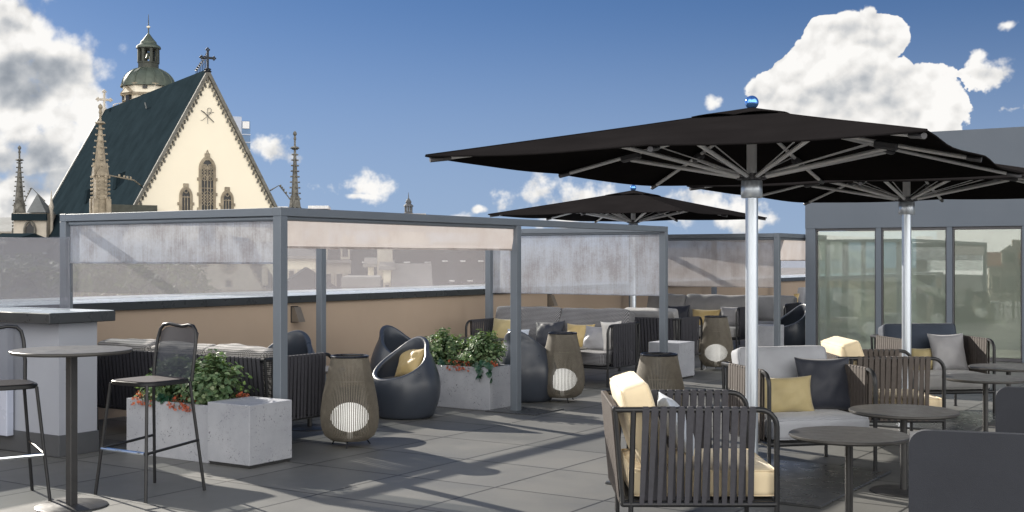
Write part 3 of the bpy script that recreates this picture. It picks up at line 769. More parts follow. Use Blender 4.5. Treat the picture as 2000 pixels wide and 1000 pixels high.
# ================================================================== BAR STOOLS
def stool(label, loc, rot):                # faces +X
    t = thing('bar_stool', label, 'bar stool', loc, rot, 'black bar stools with mesh backs')
    zs = .80; r = .0115
    seat = MB(); P = []
    for k in range(40):
        a = 2 * pi * k / 40; c, s_ = cos(a), sin(a); e = .42
        P.append((math.copysign(abs(c) ** e, c) * .215, math.copysign(abs(s_) ** e, s_) * .215))
    vs = []
    for (sc, z) in ((.97, zs - .032), (1, zs - .026), (1, zs - .006), (.975, zs), (.90, zs - .002)): vs += [(x * sc, y * sc, z) for x, y in P]
    n = len(P); fs = [tuple(range(n))]
    for q in range(4):
        for k in range(n): l = (k + 1) % n; fs.append((q * n + k, q * n + l, (q + 1) * n + l, (q + 1) * n + k))
    seat.add(vs, fs).build('seat_frame', MT['frame_black'], t, ang=40)
    MB().add([(x * .895, y * .895, zs - .006) for x, y in P] + [(x * .895, y * .895, zs + .002 + .0) for x, y in P], [tuple(range(n)), tuple(range(n, 2 * n))] + [(k, (k + 1) % n, n + (k + 1) % n, n + k) for k in range(n)]).build('seat', MT['stool_seat'], t, ang=40)
    F = .262; T = .19
    for sx in (-1, 1):
        for sy in (-1, 1): MB().tube([(sx * T, sy * T, zs - .02), (sx * F, sy * F, 0)], r, 10).build('leg', MT['frame_black'], t)
    # backrest hoop with a dipped top
    hoop = [(-.20, -.20, zs - .02), (-.215, -.205, zs + .12), (-.24, -.20, zs + .27), (-.25, -.185, zs + .335), (-.255, -.155, zs + .368), (-.262, -.10, zs + .376), (-.268, -.03, zs + .366), (-.268, .03, zs + .362), (-.262, .10, zs + .372), (-.255, .155, zs + .366), (-.25, .185, zs + .335), (-.24, .20, zs + .27), (-.215, .205, zs + .12), (-.20, .20, zs - .02)]
    bk = MB().tube(hoop, r * 1.12, 10).build('backrest', MT['frame_black'], t, ang=60)
    vs = []; fs = []; nx, nz = 10, 10
    for i in range(nx + 1):
        for j in range(nz + 1):
            u = -1 + 2 * i / nx; v = j / nz; zt = zs + .365 - .012 * (1 - u * u) - .05 * abs(u) ** 6
            z = zs + .0 + (zt - zs) * v
            vs.append((-.20 - .068 * v - .028 * (1 - u * u) * (.3 + v * .2), u * .198 * (1 - .0 * v), z))
    for i in range(nx):
        for j in range(nz): w = nz + 1; fs.append((i * w + j, (i + 1) * w + j, (i + 1) * w + j + 1, i * w + j + 1))
    MB().add(vs, fs).build('mesh', MT['mesh_black'], bk, recalc=False, ang=80)
    f = T + (F - T) * (1 - .32 / zs); z = .32
    MB().tube([(-f, -f, z + .04), (f, -f, z), (f, f, z), (-f, f, z + .04)], .010, 8).build('footrest', MT['frame_black'], t)
    MB().tube([(f + .004, -f + .01, z + .001), (f + .004, f - .01, z + .001)], .0125, 8).build('foot_bar', MT['chrome'], t)
    return t
stool('black mesh backed bar stool in front of the left planter', (-2.552, 8.60, 0), ROT + pi)
stool('black mesh backed bar stool cut off by the left edge of the photo', (-3.49, 8.32, 0), radians(-56))

# ================================================================== LANTERNS
def lantern(label, loc, rot=0.0):
    t = thing('lantern', label, 'lantern', loc, rot, 'pear shaped woven floor lanterns')
    prof = [(.165, .060), (.215, .095), (.243, .16), (.254, .24), (.250, .33), (.232, .45), (.205, .58), (.178, .70), (.160, .785)]
    wires = MB(); n = 96
    for k in range(n):
        a = 2 * pi * k / n
        wires.tube([(r * cos(a), r * sin(a), z) for r, z in prof], .0050, 4, cap=False)
    wires.build('woven_shade', MT['lamp_wire'], t, ang=70)
    MB().lathe([(r - .009, z) for r, z in prof], 40).build('mesh_liner', MT['lamp_liner'], t, ang=70)
    MB().tube([(.160 * cos(a), .160 * sin(a), .787) for a in [2 * pi * k / 40 for k in range(40)]], .011, 8, closed=True).build('top_ring', MT['lamp_ring'], t)
    rg = MB()
    for r, z in ((.165, .060), (.205, .58)): rg.tube([((r - .006) * cos(a), (r - .006) * sin(a), z) for a in [2 * pi * k / 40 for k in range(40)]], .005, 6, closed=True)
    rg.lathe([(.16, .052), (.165, .060), (.02, .062)], 32)
    rg.build('base_ring', MT['lamp_wire'], t)
    pr = [(max(.001, .168 * sin(pi * q / 20)), .25 - .128 * cos(pi * q / 20)) for q in range(21)]
    g = MB().lathe(pr, 36).build('globe', MT['lamp_globe'], t, ang=70)
    MB().lathe([(.024, .062), (.024, .12)], 14).build('socket', MT['pillow_white'], g, ang=50)
    for k in range(3):
        a = 2 * pi * k / 3 - pi / 2; MB().tube([(.15 * cos(a), .15 * sin(a), .062), (.195 * cos(a), .195 * sin(a), 0)], .0065, 8).build('leg', MT['lamp_ring'], t)
    return t
lantern('nearest woven floor lantern with lit white globe beside the tub chair', (-1.433, 10.76, 0))
lantern('middle woven floor lantern in front of the silver blind sofa', (.585, 14.1, 0), .3)
lantern('woven floor lantern partly hidden behind the foreground cream armchair', (1.32, 10.95, 0), .6)
lantern('farthest woven floor lantern in front of the far grey sofa', (3.03, 18.1, 0), .9)

# ================================================================== PLANTERS AND PLANTS
def cube(label, corner):
    t = thing('concrete_cube', label, 'concrete block', corner, ROT, 'square concrete blocks')
    MB().box((.24, .235, .262), (.48, .47, .474), .005).build('block', MT['concrete'], t)
    MB().box((.24, .235, .0125), (.45, .44, .025)).build('plinth', MT['joint_dark'], t, smooth=False)
    return t
def planter(label, o, L=1.0, D=.47, H=.465):
    t = thing('planter', label, 'planter', o, ROT, 'long concrete planters'); w = .035
    m = MB()
    m.box((w / 2, L / 2, H / 2), (w, L, H), .004); m.box((D - w / 2, L / 2, H / 2), (w, L, H), .004)
    m.box((D / 2, w / 2, H / 2), (D - 2 * w, w, H), .004); m.box((D / 2, L - w / 2, H / 2), (D - 2 * w, w, H), .004)
    m.build('trough', MT['concrete'], t)
    MB().box((D / 2, L / 2, H - .09), (D - 2 * w, L - 2 * w, .1)).build('soil', MT['soil'], t, smooth=False)
    return t
K1 = Vector((-2.054, 9.53, 0))
cube('pale concrete block at the right end of the left planter', K1)
planter('left concrete planter behind the bar stool', K1 + AX * .02 + BX * .475, 1.0)
K2 = Vector((-.238, 13.2, 0))
planter('right concrete planter with trailing ivy beside the middle post', K2, 1.15)
cube('concrete block behind the right post of the near pergola', Vector((2.28, 16.57, 0)))
cube('concrete block in front of the tub chair by the building', Vector((4.47, 20.8, 0)))

def leafshape(m, p, nrm, up, L, w, fold=.25):
    nrm = nrm.normalized(); up = (up - nrm * up.dot(nrm))
    up = up.normalized() if up.length > 1e-4 else nrm.orthogonal().normalized()
    sd = up.cross(nrm)
    vs = [p, p + up * L * .35 + sd * w * .5 + nrm * fold * w * .5, p + up * L * .72 + sd * w * .42 + nrm * fold * w * .35, p + up * L - nrm * L * .08, p + up * L * .72 - sd * w * .42 + nrm * fold * w * .35, p + up * L * .35 - sd * w * .5 + nrm * fold * w * .5, p + up * L * .5]
    m.add(vs, [(0, 1, 6), (1, 2, 6), (2, 3, 6), (3, 4, 6), (4, 5, 6), (5, 0, 6)])
def bush(label, c, rx, ry, h, n=1300, seed=1, L=.048):
    rnd = random.Random(seed); t = thing('leafy_bush', label, 'plant', c, 0, 'green leafy bushes in the planters')
    st = MB(); m = MB(); tips = []
    for k in range(46):
        a = rnd.uniform(0, 2 * pi); el = rnd.uniform(.05, 1) ** .8 * pi / 2; q = rnd.uniform(.80, 1.06)
        tip = Vector((cos(a) * cos(el) * rx * q, sin(a) * cos(el) * ry * q, .03 + sin(el) * h * q))
        b = Vector((tip.x * .25, tip.y * .25, 0)); mid = b.lerp(tip, .55) + Vector((0, 0, .03))
        st.tube([b, mid, tip], [.004, .003, .0015], 5); tips.append((b, mid, tip))
    st.build('stems', MT['bark'], t)
    for i in range(n):
        b, mid, tip = rnd.choice(tips); f = 1 - rnd.random() ** 1.6 * .75
        p = b.lerp(mid, f * 2) if f < .5 else mid.lerp(tip, (f - .5) * 2)
        jit = Vector((rnd.gauss(0, 1), rnd.gauss(0, 1), rnd.gauss(0, 1))) * .026
        p = p + jit; out = Vector((p.x, p.y, (p.z - h * .35))).normalized()
        nrm = (out * .8 + Vector((0, 0, .75)) + Vector((rnd.gauss(0, .45), rnd.gauss(0, .45), rnd.gauss(0, .35))))
        up = out + Vector((rnd.gauss(0, .6), rnd.gauss(0, .6), rnd.gauss(-.1, .5)))
        s_ = L * rnd.uniform(.65, 1.15); leafshape(m, p, nrm, up, s_, s_ * .72)
    m.build('leaves', MT['leaf_bush'], t, smooth=False, recalc=False)
    return t
def flowers(label, c, n=70, r=.09, seed=1, drop=.05):
    rnd = random.Random(seed); t = thing('red_flowers', label, 'flowers', c, ROT, 'clusters of small orange red flowers'); m = MB(); st = MB()
    for i in range(n):
        p = Vector((rnd.uniform(-.05, .03), rnd.uniform(-r, r), rnd.uniform(-drop, .055))); p.x -= .03 * (p.z < 0)
        if p.z < .0: p.x = min(p.x, -.05)
        if i % 3 == 0: st.tube([Vector((.0, p.y * .6, -.0)), Vector((p.x * .5 - .02, p.y * .8, .03)), p], .0012, 4)
        ax = Vector((rnd.gauss(0, 1), rnd.gauss(0, 1), rnd.gauss(.5, 1))).normalized(); q = ax.orthogonal().normalized(); w = ax.cross(q)
        for k in range(5):
            a = 2 * pi * k / 5; d = q * cos(a) + w * sin(a); e = q * cos(a + .5) + w * sin(a + .5); g = q * cos(a - .5) + w * sin(a - .5); s_ = .013
            m.add([p, p + e * s_ * .7, p + d * s_ * 1.2, p + g * s_ * .7], [(0, 1, 2, 3)])
    m.build('petals', MT['petal_red'], t, smooth=False, recalc=False); st.build('stems', MT['leaf_ivy'], t); return t
def ivy(label, c, pts, seed=3):
    rnd = random.Random(seed); t = thing('ivy', label, 'plant', c, ROT, 'ivy shoots in the planters'); m = MB(); st = MB()
    for chain in pts:
        chain = [Vector(p) for p in chain]; st.tube(chain, .0025, 5)
        for i in range(len(chain) - 1):
            for k in range(2):
                p = chain[i].lerp(chain[i + 1], rnd.random()); nrm = Vector((-1, rnd.gauss(0, .5), rnd.gauss(.4, .4))); up = Vector((rnd.gauss(-.3, .3), rnd.gauss(0, .8), rnd.gauss(-.6, .4)))
                for aa in (-.7, 0, .7):
                    u2 = Matrix.Rotation(aa, 3, nrm.normalized()) @ up; leafshape(m, p, nrm, u2, .075 if aa == 0 else .055, .05 if aa == 0 else .038)
    m.build('leaves', MT['leaf_ivy'], t, smooth=False, recalc=False); st.build('stems', MT['leaf_ivy'], t); return t
PL = K1 + AX * .02 + BX * .475
def pl(o, a, b, z): return o + AX * a + BX * b + Vector((0, 0, z))
bush('leafy green bush beside the concrete block in the left planter', pl(PL, .25, .22, .42), .30, .30, .38, 2100, 11)
bush('leafy green bush at the far left end of the left planter', pl(PL, .24, .68, .41), .30, .30, .34, 1900, 12)
flowers('orange red flowers at the left corner of the left planter', pl(PL, .03, .78, .468), 80, .13, 21)
flowers('orange red flowers hanging over the middle of the left planter', pl(PL, .03, .30, .468), 90, .14, 22, .06)
flowers('orange red flowers at the back of the left planter by the block', pl(PL, .42, .04, .475), 40, .05, 23, .0)
ivy('dark ivy leaves between the flowers of the left planter', pl(PL, .04, .52, .47), [[(0, 0, 0), (-.02, .03, .05), (-.03, .08, .06)], [(0, 0, 0), (-.01, -.04, .05)]], 5)
bush('leafy green bush at the left of the right planter', pl(K2, .24, .84, .41), .34, .34, .38, 2100, 13)
bush('leafy green bush at the right of the right planter', pl(K2, .24, .28, .41), .34, .33, .38, 2100, 14)
flowers('orange red flowers at the left end of the right planter', pl(K2, .03, .98, .468), 60, .13, 24)
flowers('orange red flowers over the middle of the right planter', pl(K2, .03, .42, .468), 80, .16, 25)
flowers('orange red flowers behind the trailing ivy', pl(K2, .10, .03, .475), 40, .05, 26, .0)
ivy('ivy trailing over the right corner of the right planter', pl(K2, .02, .06, .47), [[(0, .06, 0), (-.04, .07, .04), (-.05, .06, -.05), (-.045, .055, -.16)], [(0, -.02, 0), (-.03, -.06, .03), (-.04, -.09, -.05), (-.03, -.10, -.15)], [(0, .1, .02), (-.02, .15, .06)]], 6)
ivy('dark ivy leaves between the two bushes of the right planter', pl(K2, .04, .62, .47), [[(0, 0, 0), (-.02, .03, .05), (-.03, .06, .05)]], 7)
# ================================================================== CITY
GZ = -22.0
gr = MB().box((0, 900, GZ - .5), (6000, 4400, 1.0)).build('ground', MT['street'], smooth=False); tag(gr, 'grey city ground far below the terrace', 'ground', kind='structure')

# ---------------------------------------------------------------- church
rv = Vector((-.539, .842, 0)).normalized(); wv = Vector((.842, .539, 0)).normalized()
CH0 = Vector((-27.5, 110.0, 0)); ZA = 18.15; HWD = 9.5; SL = 1.86; LEN = 36.0
crot = atan2(wv.y, wv.x)                   # local x = along the facade (right), local y = ridge direction (away)
church = thing('church', 'steep roofed church with bright cream gable and tall gothic window', 'church', CH0, crot)
ze = ZA - SL * HWD
MB().prism([(-HWD, GZ), (HWD, GZ), (HWD, ze), (0, ZA), (-HWD, ze)], 0, .6).build('gable_wall', MT['facade_cream'], church, smooth=False)
MB().prism([(-HWD, GZ), (HWD, GZ), (HWD, ze), (0, ZA), (-HWD, ze)], LEN - .6, LEN).build('rear_wall', MT['facade_cream'], church, smooth=False)
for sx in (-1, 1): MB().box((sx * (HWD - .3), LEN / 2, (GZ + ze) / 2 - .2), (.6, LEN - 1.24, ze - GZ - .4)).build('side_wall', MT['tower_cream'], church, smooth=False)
for sx in (-1, 1):
    o = .45
    nx, ny = 1, 1
    P = [(0, ZA + .02), (sx * (HWD + o), ze - SL * o + .02), (sx * (HWD + o), ze - SL * o + .5), (0, ZA + .62)]
    rf = MB().prism(P, -.02 if sx > 0 else -.025, LEN + .25).build('roof', MT['slate_roof'], church, smooth=False)
    if sx < 0:
        for yy, zz in ((9.5, 9.2), (18.5, 8.2)):     # small roof hatches
            x = -(ZA - zz) / SL
            MB().prism([(x - .9, zz - 1.0), (x - .75, zz + .35), (x + .1, zz + .75), (x + .1, zz + .3)], yy, yy + 1.0).build('dormer', MT['slate_roof'], rf, smooth=False)
        MB().tube([(-1.2, 8 + 7, ZA - 1.2 * SL + .75), (-1.35, 8 + 7.0, ZA - 1.2 * SL + 1.35)], .06, 6).build('roof_hook', MT['slate_pale'], rf)
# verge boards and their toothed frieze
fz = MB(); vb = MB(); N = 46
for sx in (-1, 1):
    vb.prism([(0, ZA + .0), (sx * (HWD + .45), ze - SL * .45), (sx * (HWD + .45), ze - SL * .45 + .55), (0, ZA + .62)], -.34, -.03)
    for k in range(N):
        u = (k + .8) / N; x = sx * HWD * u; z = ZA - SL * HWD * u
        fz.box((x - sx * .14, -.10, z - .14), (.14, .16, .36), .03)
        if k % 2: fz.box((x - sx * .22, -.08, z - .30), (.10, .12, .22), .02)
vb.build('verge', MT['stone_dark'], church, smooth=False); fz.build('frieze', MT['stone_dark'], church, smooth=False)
# far verge, pale
vb = MB(); sx = -1
vb.prism([(-.3, ZA - .3), (sx * (HWD + .6), ze - SL * .6), (sx * (HWD + .6), ze - SL * .6 + .85), (-.0, ZA + .78)], LEN + .26, LEN + .7); vb.build('rear_verge', MT['slate_pale'], church, smooth=False)
def cross(m, c, s=1.0, y0=0.0):
    c = Vector(c)
    m.box(c + Vector((0, 0, .95 * s)), (.20 * s, .20 * s, 1.9 * s), .03); m.box(c + Vector((0, 0, 1.15 * s)), (1.25 * s, .19 * s, .22 * s), .03)
    for dx, dz in ((-.62, 1.15), (.62, 1.15), (0, 1.95)):
        for a in range(4): m.box(c + Vector((dx * s + (.13 * s * (a % 2 * 2 - 1) if a < 2 else 0), 0, dz * s + (.13 * s * (a % 2 * 2 - 1) if a > 1 else 0))), (.17 * s, .2 * s, .17 * s), .04)
m = MB(); cross(m, (0, -.1, ZA + .55), .92); m.lathe([(.30, ZA + .30), (.36, ZA + .38), (.22, ZA + .5), (.34, ZA + .58), (.2, ZA + .66)], 10, (0, -.1, 0))
m.build('cross', MT['iron'], church)
m = MB(); cross(m, (0, LEN + .2, ZA + .5), 1.15); m.lathe([(.6, ZA - .2), (.5, ZA + .5), (.2, ZA + .9)], 8, (0, LEN + .2, 0)); m.build('cross', MT['stone_pale'], church)
m = MB()                                    # wrought ridge cresting behind the gable cross
for k in range(7):
    y = .5 + k * .45; h = 1.5 - k * .17
    m.tube([(0, y, ZA + .6), (0, y - .1, ZA + .6 + h)], .035, 5); m.tube([(0, y - .2, ZA + .6 + h * .5), (0, y + .25, ZA + .6 + h * .75)], .04, 5); m.tube([(-.12, y, ZA + .6 + h * .8), (.12, y, ZA + .6 + h * .8)], .04, 5)
m.tube([(0, .2, ZA + 2.0), (0, 3.4, ZA + .9)], .03, 5); m.build('ridge_cresting', MT['iron'], church)
# metal monogram
m = MB(); Z0 = ZA - 3.55; q = .042
m.tube([(-.85, -.08, Z0 + .55), (-.5, -.08, Z0 + .35), (.75, -.08, Z0 - .80), (.85, -.08, Z0 - .88)], [q, q * 1.3, q, q * .8], 6)
m.tube([(.85, -.08, Z0 + .42), (.45, -.08, Z0 + .30), (-.7, -.08, Z0 - .74), (-.9, -.08, Z0 - .72)], q * .6, 6)
m.tube([(0, -.11, Z0 + .85), (0, -.11, Z0 - 1.15)], q * .65, 6)
m.tube([(0, -.11, Z0 + .85), (.3, -.11, Z0 + .92), (.52, -.11, Z0 + .70), (.45, -.11, Z0 + .40), (.15, -.11, Z0 + .28), (0, -.11, Z0 + .25)], q * .7, 6)
m.xf(Matrix.Translation((0, 0, Z0)) @ Matrix.Diagonal((.70, 1, .70, 1)) @ Matrix.Translation((0, 0, -Z0)))
m.build('monogram', MT['bracket'], church)
# gothic windows
def gothic(x, z0, z1, w, big):
    """z1 = springing of the arch"""
    def arch(hw, z_s, y, ext=0):
        R = hw * 1.45; pts = []; cx = R - hw; amax = math.acos((cx) / R)
        for k in range(9): a = amax * k / 8; pts.append((x + (-cx + R * cos(a)), y, z_s + R * sin(a) * 1.12))
        right = pts; left = [(2 * x - p[0], p[1], p[2]) for p in reversed(pts[:-1])]
        return [(x + hw, y, z0)] + right + left + [(x - hw, y, z0)]
    hw = w / 2
    A = arch(hw, z1, 0)
    fr = MB()
    fr.tube([(p[0], -.06, p[2]) for p in arch(hw + .13, z1, 0)], .105, 6); fr.tube([(p[0], -.12, p[2]) for p in arch(hw + .02, z1, 0)], .06, 6)
    for k in range(3 if not big else 7):
        zz = z0 + .6 + k * 1.35
        if zz < z1 + .3:
            for s_ in (-1, 1): fr.box((x + s_ * (hw + .24), -.05, zz), (.26, .16, .28), .02)
    top = max(p[2] for p in A); fr.box((x, -.07, top + .36), (.46, .2, .34), .03)
    f = fr.build('window', MT['stone'], church)
    poly = [(p[0], p[2]) for p in A]
    MB().prism(poly, -.05, -.02).build('pane', MT['glass_dark'], f, smooth=False)
    tr = MB(); y = -.085
    def bar(a, b, r=.05): tr.tube([(a[0], y, a[1]), (b[0], y, b[1])], r * .62, 5)
    def circ(cx, cz, r, rr=.045): tr.tube([(cx + r * cos(t_), y, cz + r * sin(t_)) for t_ in [2 * pi * k / 14 for k in range(14)]], rr, 5, closed=True)
    if big:
        bar((x, z0), (x, z1 + .2), .09)
        for s_ in (-1, 1):
            bar((x + s_ * hw / 2, z0), (x + s_ * hw / 2, z1 - .2), .06)
            circ(x + s_ * hw * .47, z1 + .15, hw * .40); circ(x + s_ * hw * .47, z1 - .85, hw * .40)
            circ(x + s_ * hw * .47, z1 + .15, hw * .17, .05)
            for zz in (z0 + 1.2, z0 + 3.6, z0 + 6.0):
                for k in range(4):
                    bar((x + s_ * .08, zz + k * .28), (x + s_ * hw, zz + k * .28 + .5), .045); bar((x + s_ * hw, zz + k * .28), (x + s_ * .08, zz + k * .28 + .5), .045)
        circ(x, z1 + 1.0, hw * .38, .06); circ(x, z1 + 1.0, hw * .16, .05)
        bar((x - hw, z1 - .1), (x, z1 + 1.7)); bar((x + hw, z1 - .1), (x, z1 + 1.7))
        for zz in (z0 + 2.7, z0 + 5.2): bar((x - hw, zz), (x + hw, zz), .06)
    else:
        for s_ in (-.34, 0.34): bar((x + s_ * hw, z0), (x + s_ * hw, z1), .07)
        bar((x - hw, z1 - .1), (x + hw, z1 - .1), .07); circ(x, z1 + .42, hw * .42)
        for k in range(4): bar((x - hw, z0 + .1 + k * .25), (x + hw, z0 + .5 + k * .25), .04); bar((x + hw, z0 + .1 + k * .25), (x - hw, z0 + .5 + k * .25), .04)
    tr.build('tracery', MT['stone'], f)
gothic(-.02, 2.8, 9.75, 1.12, True); gothic(-1.98, 4.6, 7.25, .76, False); gothic(1.83, 4.6, 7.05, .76, False)
MB().box((-HWD * .74, -.6, 5.6), (4.4, .9, 1.4)).build('aisle_wall', MT['copper_dark'], church, smooth=False)
# corner pinnacles
def pinnacle(base, ztop, zmid, mat, w=1.25, brace=None):
    x, y = base; m = MB()
    m.box((x, y, (GZ + zmid - 4.6) / 2), (w * 1.7, w * 1.7, zmid - 4.6 - GZ), .1)
    for sx in (-1, 1):
        m.prism([(x - .75 * w, zmid - 4.6), (x + .75 * w, zmid - 4.6), (x, zmid - 3.3)], y + sx * w * .86 - .06, y + sx * w * .86 + .06)
        m.add([(x + sx * w * .92, y - .75 * w, zmid - 4.6), (x + sx * w * .92, y + .75 * w, zmid - 4.6), (x + sx * w * .92, y, zmid - 3.3), (x + sx * w * .78, y - .75 * w, zmid - 4.6), (x + sx * w * .78, y + .75 * w, zmid - 4.6), (x + sx * w * .78, y, zmid - 3.3)], [(0, 1, 2), (5, 4, 3), (0, 3, 4, 1), (1, 4, 5, 2), (2, 5, 3, 0)])
    shaft = zmid - 1.8
    for sx in (-1, 1):
        for sy in (-1, 1): m.box((x + sx * w * .36, y + sy * w * .36, (zmid - 4.6 + shaft) / 2), (w * .30, w * .30, shaft - zmid + 4.6), .04)
    m.box((x, y, (zmid - 4.6 + shaft) / 2), (w * .62, w * .62, shaft - zmid + 4.6), .02)
    for k in range(6):                      # canopied stage with small knobs
        z = shaft + .1 + k * .34
        for i in range(8):
            a = 2 * pi * i / 8 + pi / 8; m.box((x + cos(a) * w * .50, y + sin(a) * w * .50, z), (.16, .16, .20), .04)
    m.box((x, y, shaft + .95), (w * .66, w * .66, 2.1), .05)
    for i in range(4):
        a = pi / 2 * i; c, s_ = cos(a), sin(a); px, py = x + c * w * .42, y + s_ * w * .42
        m.add([(px - s_ * w * .35, py + c * w * .35, zmid + .1), (px + s_ * w * .35, py - c * w * .35, zmid + .1), (px, py, zmid + 1.2), (x, y, zmid + .1), (x, y, zmid + 1.1)], [(0, 1, 2), (0, 2, 4, 3), (1, 3, 4, 2), (0, 3, 1)])
    m.lathe([(w * .40, zmid + .2), (.10, ztop - 1.3), (.09, ztop)], 8, (x, y, 0))
    nb = int((ztop - 1.6 - zmid) / .52)
    for k in range(nb):
        z = zmid + .9 + k * .52; r = (w * .40) * (1 - (z - zmid) / (ztop - 1.0 - zmid)) + .16
        for i in range(4): a = pi / 2 * i + pi / 4 * (k % 2) * 0; m.box((x + cos(a) * r, y + sin(a) * r, z), (.18, .18, .14), .04)
    for z, r in ((ztop - 1.35, .46), (ztop - .45, .15)): m.lathe([(.1, z - .12), (r, z), (r * .8, z + .12), (.1, z + .2)], 8, (x, y, 0))
    m.lathe([(.08, ztop - .2), (.2, ztop - .02), (.16, ztop + .15), (.02, ztop + .3)], 8, (x, y, 0))
    if brace: m.tube([(x, y, zmid + .3), brace[0], brace[1]], [.055, .055, .07], 6); [m.box(Vector((x, y, zmid + .3)).lerp(Vector(brace[0]), q) + Vector((0, 0, .15)), (.14, .14, .2), .03) for q in (.55, .7, .8, .9)]
    return m.build('pinnacle', MT[mat], church, smooth=False)
Minv = (Matrix.Translation(CH0) @ Matrix.Rotation(crot, 4, 'Z')).inverted()
def cl(p): q = Minv @ Vector(p); return (q.x, q.y, q.z)
a = cl(dp(196, 300, 101)); pinnacle((a[0], a[1]), 14.2, 8.4, 'stone', 1.42, (cl(dp(262, 352, 105)), cl(dp(278, 365, 108))))
a = cl(dp(576, 300, 115)); b_ = dp(545, 360, 115); pinnacle((a[0], a[1]), 13.4, 6.4, 'stone_dark', 1.05, (cl(dp(545, 362, 115)), cl(dp(528, 372, 114))))
a = cl(dp(38, 300, 134)); pinnacle((a[0], a[1]), 13.8, 6.6, 'stone_dark', 1.4, (cl(dp(62, 367, 134)), cl(dp(88, 393, 134))))

# ---------------------------------------------------------------- church tower with dome
TD = 150.0; tc = dp(290, 505, TD); k_ = TD / FPX
tower = thing('church_tower', 'octagonal cream church tower with green copper dome and lantern', 'tower', (tc.x, tc.y, 0), .15)
def tz(y): return EYE + (HOR - y) * k_
def oct(m, r, z0, z1, r2=None): m.lathe([(r, z0), (r if r2 is None else r2, z1)], 8, ph=pi / 8)
m = MB(); oct(m, 48 * k_, GZ, tz(208)); oct(m, 49 * k_, tz(190) - .02, tz(170)); m.build('drum', MT['tower_cream'], tower, smooth=False)
m = MB(); oct(m, 46 * k_, tz(207), tz(190)); m.build('drum_band', MT['tower_cream'], tower, smooth=False)
m = MB()
for y0, y1, r in ((190, 186, 54), (208, 204, 51), (172, 168, 53), (201, 199, 50)): oct(m, r * k_, tz(y0), tz(y1))
for i in range(8):
    a = 2 * pi * i / 8; M = Matrix.Rotation(a, 4, 'Z')
    if i % 2 == 1: m.prism([(-18 * k_, tz(187)), (18 * k_, tz(187)), (0, tz(174))], -52.5 * k_, -46 * k_, M)
m.build('cornice', MT['stone'], tower, smooth=False)
m = MB()
for i in range(8):
    a = 2 * pi * i / 8; M = Matrix.Rotation(a, 4, 'Z')
    if i % 2 == 1: m.prism([(-12 * k_, tz(186)), (12 * k_, tz(186)), (0, tz(178))], -53.2 * k_, -52.4 * k_, M)
m.build('pediment_panel', MT['tower_cream'], tower, smooth=False)
for i in range(8):
    a = 2 * pi * i / 8; M = Matrix.Rotation(a, 4, 'Z'); ap = 49 * k_ * cos(pi / 8)
    MB().box(M @ Vector((0, -ap, tz(197))), (.62, .5, .75), 0, Matrix.Rotation(a, 3, 'Z')).build('window', MT['glass_dark'], tower, smooth=False)
    if i % 2 == 0: MB().box(M @ Vector((0, -ap, tz(176))), (.55, .25, .38), 0, Matrix.Rotation(a, 3, 'Z')).build('window', MT['glass_dark'], tower, smooth=False)
m = MB(); pr = []
for q in range(13):
    a = q / 12 * pi / 2 * .86; pr.append((51 * k_ * cos(a) ** .9, tz(170) + 38 * k_ * sin(a)))
m.lathe([(53 * k_, tz(172)), (53 * k_, tz(170))] + pr, 24); dome = m.build('dome', MT['copper_green'], tower, ang=20)
m = MB()
for i in range(16):
    a = 2 * pi * i / 16; m.tube([(r * cos(a) * 1.005, r * sin(a) * 1.005, z) for r, z in pr], .06, 4)
m.build('dome_rib', MT['copper_green'], dome)
m = MB(); oct(m, 20 * k_, tz(136), tz(124)); oct(m, 21.5 * k_, tz(124), tz(122)); oct(m, 21 * k_, tz(97), tz(94)); 
for i in range(8):
    a = 2 * pi * i / 8 + pi / 8; m.box((18.3 * k_ * cos(a), 18.3 * k_ * sin(a), tz(109.5)), (.34, .34, 26 * k_), .03, Matrix.Rotation(a, 3, 'Z'))
m.build('belfry', MT['copper_dark'], tower, smooth=False)
m = MB(); m.lathe([(.12, tz(103)), (.2, tz(105)), (.32, tz(112)), (.5, tz(115))], 14); m.tube([(0, 0, tz(103)), (0, 0, tz(96))], .05, 5); m.build('bell', MT['copper_green'], tower)
MB().lathe([(24 * k_, tz(95)), (23 * k_, tz(91)), (16 * k_, tz(86)), (15 * k_, tz(82)), (12 * k_, tz(79)), (5 * k_, tz(70)), (1.5 * k_, tz(65)), (1.0 * k_, tz(60))], 16).build('belfry_roof', MT['copper_green'], tower, ang=25)
m = MB(); m.tube([(0, 0, tz(64)), (0, 0, tz(28))], [.09, .03], 6); m.build('spire', MT['copper_dark'], tower)
m = MB(); m.lathe([(.01, tz(50)), (.17, tz(51)), (.24, tz(53)), (.17, tz(55)), (.01, tz(56))], 12); m.build('finial_ball', MT['tower_cream'], tower)
m = MB()                                    # gallery railing
for i in range(24):
    a = 2 * pi * i / 24; m.tube([(66 * k_ * cos(a), 66 * k_ * sin(a), tz(222)), (66 * k_ * cos(a), 66 * k_ * sin(a), tz(208))], .04, 4)
for z in (208, 215): m.tube([(66 * k_ * cos(a), 66 * k_ * sin(a), tz(z)) for a in [2 * pi * i / 24 for i in range(24)]], .04, 4, closed=True)
m.build('railing', MT['stone_pale'], tower)
m = MB(); m.lathe([(66 * k_, GZ), (66 * k_, tz(222))], 8, ph=pi / 8); m.build('base', MT['stone_pale'], tower, smooth=False)

